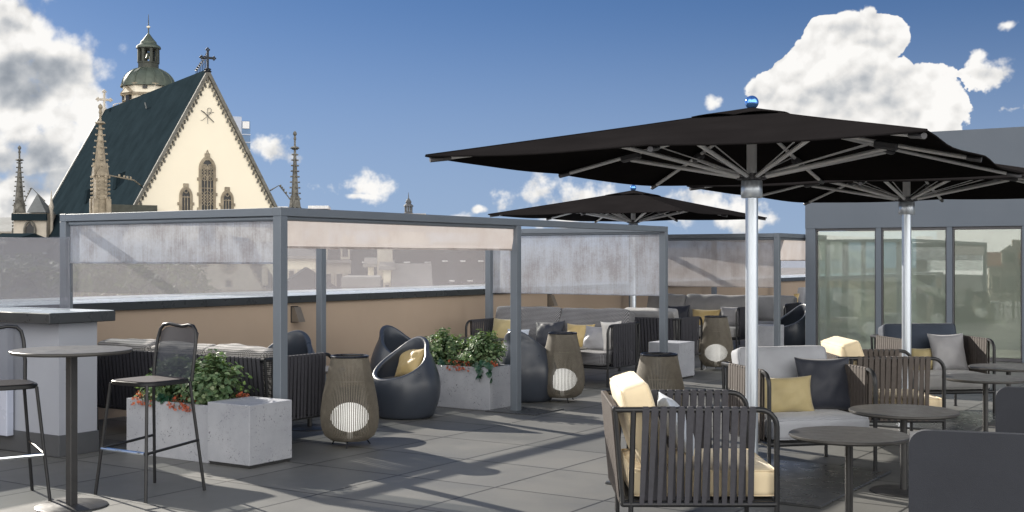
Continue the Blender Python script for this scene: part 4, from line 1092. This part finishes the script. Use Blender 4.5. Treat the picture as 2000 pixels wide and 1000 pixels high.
# ---------------------------------------------------------------- far high-rise
hr = thing('office_tower', 'distant blue glass office tower behind the right slope of the church gable', 'tower', dp(468, 505, 620) - Vector((0, 0, EYE)), .28)
q = 620 / FPX; zt = EYE + (HOR - 228) * q
MB().box((-2.0, 6, (GZ + zt) / 2), (6.0, 13, zt - GZ), 0).build('wall', MT['tower_wall'], hr, smooth=False)
m = MB().box((3.2, 5.8, (GZ + zt - 2) / 2), (4.2, 12.6, zt - 2 - GZ)); m.build('curtain_wall', MT['tower_glass'], hr, smooth=False)
m = MB()
for k in range(14): m.box((3.25, -.55, zt - 9 - k * 4), (4.5, .5, .5))
m.build('floor_band', MT['tower_wall'], hr, smooth=False)
MB().box((3.1, -.9, zt - 4.2), (3.4, .5, 3.6)).build('sign', MT['white_paint'], hr, smooth=False)

# ---------------------------------------------------------------- generic houses
def house(label, xc, Y, wpx, ye, yr, rot, wall, roof, name='house', depth=9.0, nwin=5, floors=2, dorm=0, chim=1, group=None, hatch=0, flat=False, winmat='glass_dark'):
    c = dp(xc, 505, Y); k = Y / FPX; w = wpx * k; zE = EYE + (HOR - ye) * k; zR = EYE + (HOR - yr) * k
    t = thing(name, label, 'building', (c.x, c.y, 0), rot, group)
    MB().box((0, depth / 2, (GZ + zE) / 2), (w, depth, zE - GZ)).build('wall', MT[wall], t, smooth=False)
    if flat: rf = MB().box((0, depth / 2, zE + .25), (w + .5, depth + .5, .5), .05).build('roof', MT[roof], t, smooth=False)
    else:
        rf = MB().add([(-w / 2 - .2, -.3, zE), (w / 2 + .2, -.3, zE), (w / 2 + .2, depth + .3, zE), (-w / 2 - .2, depth + .3, zE), (-w / 2 - .2, depth / 2, zR), (w / 2 + .2, depth / 2, zR)],
                 [(0, 1, 5, 4), (2, 3, 4, 5), (0, 4, 3), (1, 2, 5), (0, 3, 2, 1)]).build('roof', MT[roof], t, smooth=False)
        MB().box((0, -.34, zE - .1), (w + .5, .18, .18), .02).build('gutter', MT['roof_light'], rf, smooth=False)
        rise = zR - zE
        for i in range(hatch):
            x = -w / 2 + w * (i + .5) / hatch; f = .55
            for f, dx in ((.62, 0), (.28, .4)):
                zz = zE + rise * f; yy = -.3 + (depth / 2 + .3) * f
                MB().box((x + dx, yy - .12, zz + .10), (w / hatch * .30, .5, .08), .01).build('skylight', MT['white_paint'], rf, smooth=False)
        for i in range(dorm):
            x = -w / 2 + w * (i + .5) / dorm; yy = -.2; zz = zE + rise * .18; dw = min(1.4, w / dorm * .4)
            d = MB().box((x, yy + 1.0, zz + .5), (dw, 2.0, 1.2)).prism([(x - dw * .62, zz + 1.1), (x + dw * .62, zz + 1.1), (x, zz + 1.75)], yy - .1, yy + 2.4).build('dormer', MT[wall], rf, smooth=False)
            MB().box((x, yy - .02, zz + .5), (dw * .6, .06, .8)).build('pane', MT[winmat], d, smooth=False)
    for i in range(chim):
        x = -w * .3 + i * w * .45; MB().box((x, depth * .5, zR + .1), (.8, .6, 2.2), .05).build('chimney', MT['stone_pale'], rf, smooth=False)
    for fl_ in range(floors):
        for i in range(nwin):
            x = -w / 2 + w * (i + .5) / nwin; z = zE - 1.7 - fl_ * 3.1; ww = min(1.1, w / nwin * .5)
            f = MB().box((x, -.03, z), (ww + .22, .10, 1.75), .02).box((x, -.08, z - .92), (ww + .4, .2, .12), .02).build('window', MT['stone_pale'], t, smooth=False)
            MB().box((x, -.075, z), (ww, .04, 1.5)).build('pane', MT[winmat], f, smooth=False)
    return t
HG = 'city houses beyond the parapet'
cr = crot
house('dark slate roofed building with skylights behind the glass at the far left', 100, 66, 190, 512, 462, cr * .25, 'stone_dark', 'slate_roof', nwin=5, floors=3, dorm=0, hatch=5, chim=0, group=HG)
house('pale stone tower house at the left edge behind the glass', -18, 60, 50, 470, 452, .1, 'roof_grey', 'slate_roof', nwin=2, floors=3, chim=0, group=HG)
house('grey roofed house on the left skyline behind the dark pinnacle', 2, 150, 60, 452, 421, .2, 'stone_pale', 'slate_pale', nwin=4, floors=1, chim=0, group=HG, depth=14)
house('low cream building behind the tree tops', 225, 95, 170, 518, 505, .1, 'stone_pale', 'roof_light', nwin=8, floors=2, chim=2, group=HG)
house('cream building above the right tree tops', 330, 105, 90, 522, 500, -.1, 'facade_cream', 'roof_grey', nwin=5, floors=2, chim=1, group=HG)
house('white gabled house right of the left corner post', 588, 78, 56, 500, 468, .2, 'facade_cream', 'roof_grey', nwin=3, floors=3, chim=1, group=HG)
house('cream mansion with dentil cornice left of the big slate roof', 652, 84, 88, 508, 486, .12, 'stone_pale', 'slate_roof', nwin=4, floors=3, dorm=2, chim=1, group=HG)
house('wide dark slate roof with pale skylights in the middle of the view', 775, 72, 170, 578, 478, .10, 'stone_pale', 'slate_roof', nwin=6, floors=1, hatch=4, chim=0, group=HG, depth=11)
house('pale grey roofed annex in front of the wide dark roof', 806, 60, 66, 590, 515, .10, 'stone_pale', 'roof_light', nwin=3, floors=1, chim=0, group=HG, depth=7)
house('steep dark slate roof with two skylights left of the back post', 905, 68, 110, 585, 470, .05, 'stone_pale', 'slate_roof', nwin=4, floors=1, hatch=3, chim=0, group=HG, depth=11)
house('narrow steep gabled house in front of the cream mansion', 660, 58, 26, 572, 522, pi / 2 + .3, 'stone_dark', 'slate_roof', nwin=2, floors=1, chim=0, group=HG, depth=3)
house('flat pale rooftop below the wide dark slate roof', 705, 56, 56, 562, 558, .1, 'stone_pale', 'roof_light', nwin=4, floors=1, chim=0, group=HG, flat=True, depth=5)
house('tall white chimney house in front of the wide dark roof', 756, 62, 14, 520, 508, .1, 'facade_cream', 'roof_light', nwin=1, floors=2, chim=1, group=HG, depth=1.6)
house('slender white dormer tower beside the chimney house', 724, 64, 11, 515, 503, .1, 'facade_cream', 'roof_light', nwin=1, floors=1, chim=0, group=HG, depth=1.2)
house('cream stepped gable house at the back post of the pergola', 960, 80, 44, 500, 470, .1, 'facade_cream', 'slate_roof', nwin=2, floors=3, chim=0, group=HG)
for i, (x, Y, w_, ye, yr, wl, rf_, lb) in enumerate((
    (40, 210, 120, 498, 486, 'stone_pale', 'roof_grey', 'distant grey roofed house behind the far left slate roof'),
    (170, 220, 110, 500, 488, 'facade_cream', 'tile_red', 'distant red tiled house left of the cream building'),
    (420, 200, 120, 497, 484, 'stone_pale', 'roof_grey', 'distant grey roofed house behind the stone gable'),
    (520, 210, 90, 495, 480, 'facade_cream', 'slate_roof', 'distant slate roofed house right of the stone gable'),
    (625, 190, 100, 492, 476, 'facade_cream', 'tile_red', 'distant red tiled house above the cream mansion'),
    (720, 180, 110, 490, 474, 'facade_cream', 'roof_grey', 'distant white house above the wide slate roof'),
    (860, 200, 130, 492, 476, 'stone_pale', 'tile_red', 'distant red tiled house left of the stepped gable'))):
    house(lb, x, Y, w_, ye, yr, .1 * (i % 3 - 1), wl, rf_, nwin=7, floors=2, chim=1, group=HG, depth=12)
house('small white rooftop just right of the church gable foot', 546, 180, 26, 410, 402, .1, 'white_paint', 'white_paint', nwin=2, floors=1, chim=0, group=HG, flat=True, depth=6)
house('flat dark rooftop between the right pinnacle and the cupola', 622, 190, 34, 408, 404, .1, 'roof_grey', 'white_paint', nwin=2, floors=1, chim=0, group=HG, flat=True, depth=6)
# stone gable with rose window
gb = thing('stone_gable_house', 'pale stone gothic gable with rose window behind the left blind', 'building', dp(447, 505, 88) - Vector((0, 0, EYE)), .05); k = 88 / FPX
def zz(y): return EYE + (HOR - y) * k
MB().prism([(-66 * k, zz(566)), (66 * k, zz(566)), (0, zz(456))], 0, .8).build('gable', MT['stone_pale'], gb, smooth=False)
MB().box((0, 5, (GZ + zz(566)) / 2), (150 * k, 9.5, zz(566) - GZ)).build('wall', MT['stone_pale'], gb, smooth=False)
MB().prism([(-64 * k, zz(567)), (64 * k, zz(567)), (0, zz(461))], .82, 9).build('roof', MT['slate_roof'], gb, smooth=False)
m = MB()
for r in (15, 12, 6): m.tube([(r * k * cos(a), -.06, zz(518) + r * k * sin(a)) for a in [2 * pi * i / 24 for i in range(24)]], .07, 5, closed=True)
for i in range(8): a = 2 * pi * i / 8; m.tube([(5 * k * cos(a), -.06, zz(518) + 5 * k * sin(a)), (12 * k * cos(a), -.06, zz(518) + 12 * k * sin(a))], .05, 4)
rw = m.build('rose_window', MT['stone'], gb); MB().lathe([(.01, -.02), (12 * k, -.02), (12 * k, .02)], 24).xf(Matrix.Translation((0, -.03, zz(518))) @ Matrix.Rotation(pi / 2, 4, 'X')).build('pane', MT['glass_dark'], rw, smooth=False)
f = MB().tube([(-6 * k, -.05, zz(561)), (-6 * k, -.05, zz(549)), (0, -.05, zz(544)), (6 * k, -.05, zz(549)), (6 * k, -.05, zz(561))], .05, 5).build('window', MT['stone'], gb)
MB().box((0, -.02, zz(554)), (11 * k, .06, 13 * k)).build('pane', MT['glass_dark'], f, smooth=False)
m = MB(); m.box((0, -.25, zz(565)), (128 * k, .3, 2 * k)); m.box((0, -.25, zz(577)), (128 * k, .3, 2 * k))
for i in range(34):
    x = (-62 + i * 3.7) * k; m.tube([(x, -.25, zz(566)), (x + 3.7 * k, -.25, zz(576))], .045, 4); m.tube([(x + 3.7 * k, -.25, zz(566)), (x, -.25, zz(576))], .045, 4)
m.build('balustrade', MT['stone_pale'], gb, smooth=False)
for sx in (-1, 1):
    m = MB(); x = sx * 70 * k
    m.box((x, -.1, zz(545)), (11 * k, 11 * k, 26 * k), .05)
    m.lathe([(7 * k, zz(532)), (5 * k, zz(526)), (6.5 * k, zz(522)), (2 * k, zz(516)), (.5 * k, zz(508))], 8, (x, -.1, 0)); m.build('pinnacle', MT['stone_pale'], gb, smooth=False)
for i in range(9):
    for sx in (-1, 1):
        pass
m = MB()
for sx in (-1, 1):
    for i in range(12): u = i / 12; m.box((sx * (66 * (1 - u) + 1.5) * k, .2, zz(566 - 110 * u) + .08), (.22, .3, .22), .05)
m.build('crockets', MT['stone'], gb, smooth=False)
# small chapel left of the church
cp = thing('chapel', 'small chapel with pale slate pyramid roof and pointed arch window', 'building', dp(58, 505, 128) - Vector((0, 0, EYE)), .1); k = 128 / FPX
MB().box((0, 2.2, (GZ + zz(416)) / 2), (62 * k, 4.2, zz(416) - GZ)).build('wall', MT['stone_pale'], cp, smooth=False)
MB().add([(-4 * k, -.3, zz(415)), (32 * k, -.3, zz(415)), (32 * k, 3.6, zz(415)), (-4 * k, 3.6, zz(415)), (6 * k, 1.6, zz(377))], [(0, 1, 4), (1, 2, 4), (2, 3, 4), (3, 0, 4), (0, 3, 2, 1)]).build('roof', MT['slate_pale'], cp, smooth=False)
MB().box((0, -.1, zz(424)), (66 * k, .4, 13 * k)).build('eaves_band', MT['slate_roof'], cp, smooth=False)
f = MB().tube([(-10 * k, .02, zz(465)), (-10 * k, .02, zz(446)), (-7 * k, .02, zz(437)), (0, .02, zz(431)), (7 * k, .02, zz(437)), (10 * k, .02, zz(446)), (10 * k, .02, zz(465))], .14, 6).build('window', MT['stone_dark'], cp)
MB().prism([(-9 * k, zz(470)), (9 * k, zz(470)), (9 * k, zz(447)), (0, zz(434)), (-9 * k, zz(447))], .04, .09).build('pane', MT['glass_dark'], f, smooth=False)
m = MB().lathe([(3.5 * k, GZ + 20), (3.5 * k, zz(410)), (5 * k, zz(404)), (2.2 * k, zz(392)), (.3 * k, zz(370))], 8, (36 * k, 1, 0)); m.build('turret', MT['stone_pale'], cp, smooth=False)
# cupola on a roof
cu = thing('roof_cupola', 'small dark onion cupola on the skyline behind the beige blind', 'turret', dp(802, 505, 200) - Vector((0, 0, EYE)), .2); k = 200 / FPX
MB().box((0, 5, (GZ + zz(417)) / 2), (60 * k, 10, zz(417) - GZ)).build('building_body', MT['stone_pale'], cu, smooth=False)
m = MB().lathe([(9 * k, zz(417)), (9 * k, zz(414)), (7 * k, zz(413)), (7 * k, zz(412))], 8, (0, 3, 0))
for i in range(8): a = 2 * pi * i / 8; m.box((6.5 * k * cos(a), 3 + 6.5 * k * sin(a), zz(407)), (.22, .22, 11 * k))
m.lathe([(10 * k, zz(402)), (9.5 * k, zz(400)), (5 * k, zz(396)), (6 * k, zz(393)), (4 * k, zz(389)), (1 * k, zz(385)), (.4 * k, zz(374))], 12, (0, 3, 0))
m.build('lantern', MT['roof_grey'], cu, smooth=False)

# houses on the other side of the square, seen mirrored in the glass doors
for i, (s_, dd, w_, ye, yr, wl, rf_, lb) in enumerate((
    (-44, 92, 150, 520, 492, 'stone_pale', 'tile_red', 'red tiled house mirrored in the leftmost glass door'),
    (-22, 84, 140, 530, 500, 'facade_cream', 'slate_roof', 'slate roofed house mirrored in the glass doors beside the red tiled one'),
    (0, 90, 170, 522, 490, 'stone_pale', 'tile_red', 'long red tiled house mirrored in the middle glass doors'),
    (24, 82, 150, 535, 505, 'facade_cream', 'roof_grey', 'grey roofed house mirrored in the right glass doors'),
    (46, 95, 160, 515, 480, 'stone_pale', 'slate_roof', 'tall slate roofed house mirrored at the right edge of the glass doors'),
    (10, 62, 110, 560, 535, 'stone_pale', 'roof_light', 'low pale roofed house nearest in the door reflections'),
    (-14, 60, 120, 565, 540, 'facade_cream', 'roof_grey', 'low grey roofed house nearest in the door reflections'))):
    hh = house(lb, 1000, 100, w_ * 1.0, ye, yr, radians(134), wl, rf_, nwin=6, floors=3, dorm=2, chim=2, group='houses mirrored in the glass doors')
    c_ = Vector((-.71, -.70, 0)) * dd + Vector((-.70, .71, 0)) * s_; hh.location = (c_.x + 2, c_.y + 8, 0)

# ---------------------------------------------------------------- trees behind the parapet
def tree(label, loc, R, H, seed, n=5200, proto=None, rot=0.0):
    rnd = random.Random(seed); t = thing('leafy_tree', label, 'tree', loc, rot, 'trees beyond the parapet')
    m = MB(); m.tube([(0, 0, 0), (.15, .1, H * .35), (0, .1, H * .6), (.1, 0, H * .85)], [.38, .30, .22, .08], 9)
    cl_ = []
    for i in range(34):
        a = rnd.uniform(0, 2 * pi); zq = rnd.uniform(-.75, 1.0); rr = sqrt(max(0, 1 - zq * zq)) * rnd.uniform(.55, 1.0)
        c = Vector((cos(a) * rr * R, sin(a) * rr * R, H - R * .95 + zq * R * .95)); cl_.append((c, rnd.uniform(.22, .38) * R))
        if i % 2 == 0: m.tube([(0, .1, H * rnd.uniform(.4, .65)), (c.x * .5, c.y * .5, c.z * .9), tuple(c)], [.11, .07, .03], 6)
    m.build('trunk', MT['bark'], t)
    lv = MB()
    for i in range(n):
        c, r = rnd.choice(cl_); d = Vector((rnd.gauss(0, 1), rnd.gauss(0, 1), rnd.gauss(0, 1))).normalized(); p = c + d * r * rnd.random() ** .4
        nrm = (d + Vector((rnd.gauss(0, .6), rnd.gauss(0, .6), .6 + rnd.gauss(0, .5)))).normalized(); u = nrm.orthogonal().normalized(); u = Matrix.Rotation(rnd.uniform(0, 6.28), 3, nrm) @ u; w_ = nrm.cross(u); s_ = rnd.uniform(.09, .17)
        lv.add([p + u * s_, p + w_ * s_ * .55, p - u * s_ * .8, p - w_ * s_ * .55], [(0, 1, 2, 3)])
    lv.build('crown', MT['leaf_tree'], t, smooth=False, recalc=False); return t
trees = [(-10, 552, 40, 2.6), (32, 540, 44, 2.9), (88, 533, 46, 2.8), (150, 540, 42, 2.6), (205, 520, 48, 3.1), (262, 528, 45, 2.8), (318, 524, 47, 2.9), (366, 548, 43, 2.3)]
tl = ['yellowish tree at the left edge behind the glass', 'tree crown second from the left behind the glass', 'tree in front of the far left slate roof', 'tree just right of the glass edge at the left post', 'tallest tree below the left blind', 'tree between the two tallest crowns', 'tall tree left of the stone gable', 'smaller tree touching the stone gable']
pr_ = [tree(tl[0], (0, 0, GZ), 3.0, 21.0, 5), tree(tl[1], (0, 0, GZ), 3.1, 21.0, 6)]
for i, (x, y, Y, R) in enumerate(trees):
    c = dp(x, y, Y); o = pr_[i] if i < 2 else copy_tree(pr_[i % 2], label=tl[i])
    hgt = c.z - GZ; o.location = (c.x, c.y, GZ); o.rotation_euler = (0, 0, i * 1.3); s_ = hgt / 21.0; o.scale = (s_ * R / 2.8, s_ * R / 2.8, s_)

# ================================================================== SKY AND LIGHT
EL = radians(24.0); AZ = atan2(-.66, .75)        # sun azimuth measured from +Y towards +X
sd = Vector((sin(AZ) * cos(EL), cos(AZ) * cos(EL), sin(EL)))
L = bpy.data.lights.new('sun', 'SUN'); L.energy = 4.3; L.angle = radians(.5); L.color = (1, .93, .82)
lo = bpy.data.objects.new('sun', L); COL.objects.link(lo); lo.rotation_euler = (-sd).to_track_quat('-Z', 'Y').to_euler()
w = bpy.data.worlds.new('World'); S.world = w; w.use_nodes = True; nt = w.node_tree
for n in list(nt.nodes): nt.nodes.remove(n)
out = nd(nt, 'ShaderNodeOutputWorld'); bg = nd(nt, 'ShaderNodeBackground'); nt.links.new(bg.outputs[0], out.inputs[0])
tcd = nd(nt, 'ShaderNodeTexCoord').outputs['Generated']
sky = nd(nt, 'ShaderNodeTexSky'); sky.sky_type = 'NISHITA'; sky.sun_disc = False; sky.sun_elevation = EL; sky.sun_rotation = AZ
sky.air_density = 1.0; sky.dust_density = .3; sky.ozone_density = 3.0; sky.altitude = 100
sx = nd(nt, 'ShaderNodeSeparateXYZ'); nt.links.new(tcd, sx.inputs[0]); DX, DY, DZ = sx.outputs
svx = nd(nt, 'ShaderNodeCombineXYZ'); nt.links.new(DX, svx.inputs[0]); nt.links.new(DY, svx.inputs[1]); nt.links.new(ma(nt, 'MULTIPLY_ADD', DZ, 2.3, .16), svx.inputs[2])
svn = nd(nt, 'ShaderNodeVectorMath'); svn.operation = 'NORMALIZE'; nt.links.new(svx.outputs[0], svn.inputs[0]); nt.links.new(svn.outputs[0], sky.inputs[0])
wn = nd(nt, 'ShaderNodeTexNoise'); wn.inputs['Scale'].default_value = 9; wn.inputs['Detail'].default_value = 3; nt.links.new(tcd, wn.inputs['Vector'])
wsep = nd(nt, 'ShaderNodeSeparateXYZ'); nt.links.new(wn.outputs['Color'], wsep.inputs[0])
az = ma(nt, 'ADD', ma(nt, 'ARCTAN2', DX, DY), ma(nt, 'MULTIPLY_ADD', wsep.outputs[0], .06, -.03))
el = ma(nt, 'ADD', ma(nt, 'ARCSINE', DZ), ma(nt, 'MULTIPLY_ADD', wsep.outputs[1], .04, -.02))
def blob(x, y, rx, ry):
    a0 = atan((x - 1000) / FPX); e0 = atan((HOR - y) / sqrt(FPX ** 2 + (x - 1000) ** 2)); ra = rx / FPX; re = ry / FPX
    p = ma(nt, 'MULTIPLY', ma(nt, 'SUBTRACT', az, a0), 1 / ra); q = ma(nt, 'MULTIPLY', ma(nt, 'SUBTRACT', el, e0), 1 / re)
    return ma(nt, 'SUBTRACT', 1, ma(nt, 'SQRT', ma(nt, 'ADD', ma(nt, 'MULTIPLY', p, p), ma(nt, 'MULTIPLY', q, q))))
def union(bl):
    r = None
    for b in bl:
        v = blob(*b); r = v if r is None else ma(nt, 'MAXIMUM', r, v)
    return r
big = union([(20, 70, 175, 130), (120, 140, 135, 125), (20, 230, 170, 150), (90, 310, 125, 110), (40, 400, 150, 90), (-90, 200, 200, 300), (165, 215, 70, 70)])
cum = union([(1640, 120, 140, 95), (1555, 170, 95, 75), (1765, 190, 140, 100), (1690, 75, 110, 65), (1700, 240, 220, 80), (1610, 60, 60, 40)])
low = union([(535, 290, 66, 30), (595, 308, 50, 26), (690, 350, 72, 34), (620, 360, 60, 24), (1110, 395, 130, 65), (1040, 372, 55, 40), (1390, 408, 130, 60), (1480, 440, 90, 30), (890, 415, 42, 14), (935, 402, 18, 8),
             (1945, 160, 62, 50), (1985, 215, 40, 16), (1980, 48, 26, 14), (1418, 190, 26, 24), (1905, 140, 40, 14), (690, 372, 50, 10)])
mp = nd(nt, 'ShaderNodeMapping'); mp.inputs['Location'].default_value = (-.006, 0, .014) ; nt.links.new(tcd, mp.inputs[0]); tcs = mp.outputs[0]
def billow(vec, sc):
    a = noise_n(nt, vec, sc, 8, .66, .2)
    vo = nd(nt, 'ShaderNodeTexVoronoi'); vo.feature = 'F1'; vo.inputs['Scale'].default_value = sc * 2.4; vo.inputs['Detail'].default_value = 2.0; vo.inputs['Roughness'].default_value = .62
    nt.links.new(vec, vo.inputs['Vector'])
    return ma(nt, 'ADD', ma(nt, 'MULTIPLY', a, .8), ma(nt, 'MULTIPLY', ma(nt, 'SUBTRACT', .75, vo.outputs['Distance']), .42))
n0 = billow(tcd, 11); n1 = billow(tcs, 11)
wn2 = noise_n(nt, tcd, 34, 4, .65)
low = ma(nt, 'ADD', low, ma(nt, 'MULTIPLY_ADD', wn2, 2.2, -1.1))
fcl = ma(nt, 'MAXIMUM', ma(nt, 'MAXIMUM', ma(nt, 'MULTIPLY_ADD', big, 1.25, .16), ma(nt, 'MULTIPLY_ADD', cum, 2.7, .45)), ma(nt, 'MULTIPLY_ADD', low, 1.3, .20))
dens = ma(nt, 'ADD', fcl, ma(nt, 'MULTIPLY', ma(nt, 'SUBTRACT', n0, .57), 1.5)); dens = ma(nt, 'ADD', dens, ma(nt, 'MULTIPLY_ADD', wn2, .9, -.45))
soft = ma(nt, 'MINIMUM', mapr(nt, big, -.5, .2, 1.0, .50), mapr(nt, cum, -.4, .1, 1.0, .09))
alpha = mapr(nt, ma(nt, 'DIVIDE', dens, soft), 0, 1, 0, 1, True)
v2 = []
for loc_ in ((0, 0, 0), (-.002, 0, .005)):
    m4 = nd(nt, 'ShaderNodeMapping'); m4.inputs['Location'].default_value = loc_; nt.links.new(tcd, m4.inputs[0])
    vq = nd(nt, 'ShaderNodeTexVoronoi'); vq.inputs['Scale'].default_value = 44; vq.inputs['Detail'].default_value = 1.0; nt.links.new(m4.outputs[0], vq.inputs['Vector']); v2.append(vq.outputs['Distance'])
dens = ma(nt, 'ADD', dens, ma(nt, 'MULTIPLY', ma(nt, 'SUBTRACT', .42, v2[0]), mapr(nt, cum, -.5, 0, 0, .9)))
alpha = mapr(nt, ma(nt, 'DIVIDE', dens, soft), 0, 1, 0, 1, True)
# cloud shading: relief towards the sun, grey undersides of the big bank
rel = ma(nt, 'SUBTRACT', n0, n1)
greyz = union([(45, 150, 105, 62), (20, 325, 120, 42), (100, 365, 90, 26), (1690, 205, 110, 55)])
gm = mapr(nt, ma(nt, 'ADD', greyz, ma(nt, 'MULTIPLY', ma(nt, 'SUBTRACT', noise_n(nt, tcd, 16, 5, .6), .5), 1.0)), -.15, .55, 0, 1, True)
lum = ma(nt, 'ADD', ma(nt, 'ADD', .935, ma(nt, 'MULTIPLY', rel, mapr(nt, DX, -.2, .1, 1.1, .75))), ma(nt, 'MULTIPLY', ma(nt, 'SUBTRACT', v2[1], v2[0]), mapr(nt, DX, -.2, .1, .22, .42))); lum = ma(nt, 'ADD', lum, ma(nt, 'MULTIPLY_ADD', wn2, .22, -.11)); lum = ma(nt, 'ADD', lum, mapr(nt, dens, 0, 1.2, .08, -.03))
lum = ma(nt, 'MULTIPLY', lum, ma(nt, 'SUBTRACT', 1, ma(nt, 'MULTIPLY', gm, mapr(nt, DX, -.2, .1, .40, .13))))
lum = ma(nt, 'MINIMUM', ma(nt, 'MAXIMUM', lum, .22), 1.0)
ccol = mixc(nt, mapr(nt, lum, .3, .85), (.62, .72, .86), (1.0, .985, .96))
cm = nd(nt, 'ShaderNodeVectorMath'); cm.operation = 'SCALE'; nt.links.new(ccol, cm.inputs[0]); nt.links.new(lum, cm.inputs['Scale'])
EXPO = 1.0
K = 1.0 / (2 ** EXPO)
sk = nd(nt, 'ShaderNodeVectorMath'); sk.operation = 'MULTIPLY'; nt.links.new(sky.outputs[0], sk.inputs[0]); sk.inputs[1].default_value = SKYMUL if 'SKYMUL' in globals() else (.034, .043, .052)
cs = nd(nt, 'ShaderNodeVectorMath'); cs.operation = 'SCALE'; nt.links.new(cm.outputs[0], cs.inputs[0]); cs.inputs['Scale'].default_value = K * .98
hz = mixc(nt, mapr(nt, DZ, .235, .0, 0, .80, True), sk.outputs[0], (.172, .220, .295))
c1 = mixc(nt, alpha, hz, cs.outputs[0])
# unseen bright cloud bank added behind the viewer as fill for the church facade
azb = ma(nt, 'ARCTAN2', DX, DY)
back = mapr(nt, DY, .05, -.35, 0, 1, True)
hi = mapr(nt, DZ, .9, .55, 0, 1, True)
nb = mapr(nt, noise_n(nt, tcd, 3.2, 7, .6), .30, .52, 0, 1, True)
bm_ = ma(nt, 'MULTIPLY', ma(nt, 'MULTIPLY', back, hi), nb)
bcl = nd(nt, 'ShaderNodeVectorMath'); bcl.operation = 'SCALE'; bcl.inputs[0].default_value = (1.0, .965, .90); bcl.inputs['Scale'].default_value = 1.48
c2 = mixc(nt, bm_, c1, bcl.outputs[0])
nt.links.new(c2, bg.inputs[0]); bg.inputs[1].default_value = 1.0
w.cycles.sampling_method = 'MANUAL'; w.cycles.sample_map_resolution = 512

# ================================================================== CAMERA
cam = bpy.data.cameras.new('camera'); co = bpy.data.objects.new('camera', cam); COL.objects.link(co)
co.location = (0, 0, EYE); co.rotation_euler = (pi / 2, 0, 0); cam.sensor_width = 36; cam.lens = 36 * FPX / 2000
cam.shift_y = (HOR - 500) / 2000; cam.clip_end = 5000; cam.clip_start = .05
S.camera = co; S.render.resolution_x = 1024; S.render.resolution_y = 512
S.view_settings.view_transform = 'Standard'; S.view_settings.look = 'None'; S.view_settings.exposure = EXPO; S.view_settings.gamma = 1
S.cycles.max_bounces = 6; S.cycles.transparent_max_bounces = 24; S.cycles.use_denoising = True; S.cycles.caustics_reflective = False; S.cycles.caustics_refractive = False
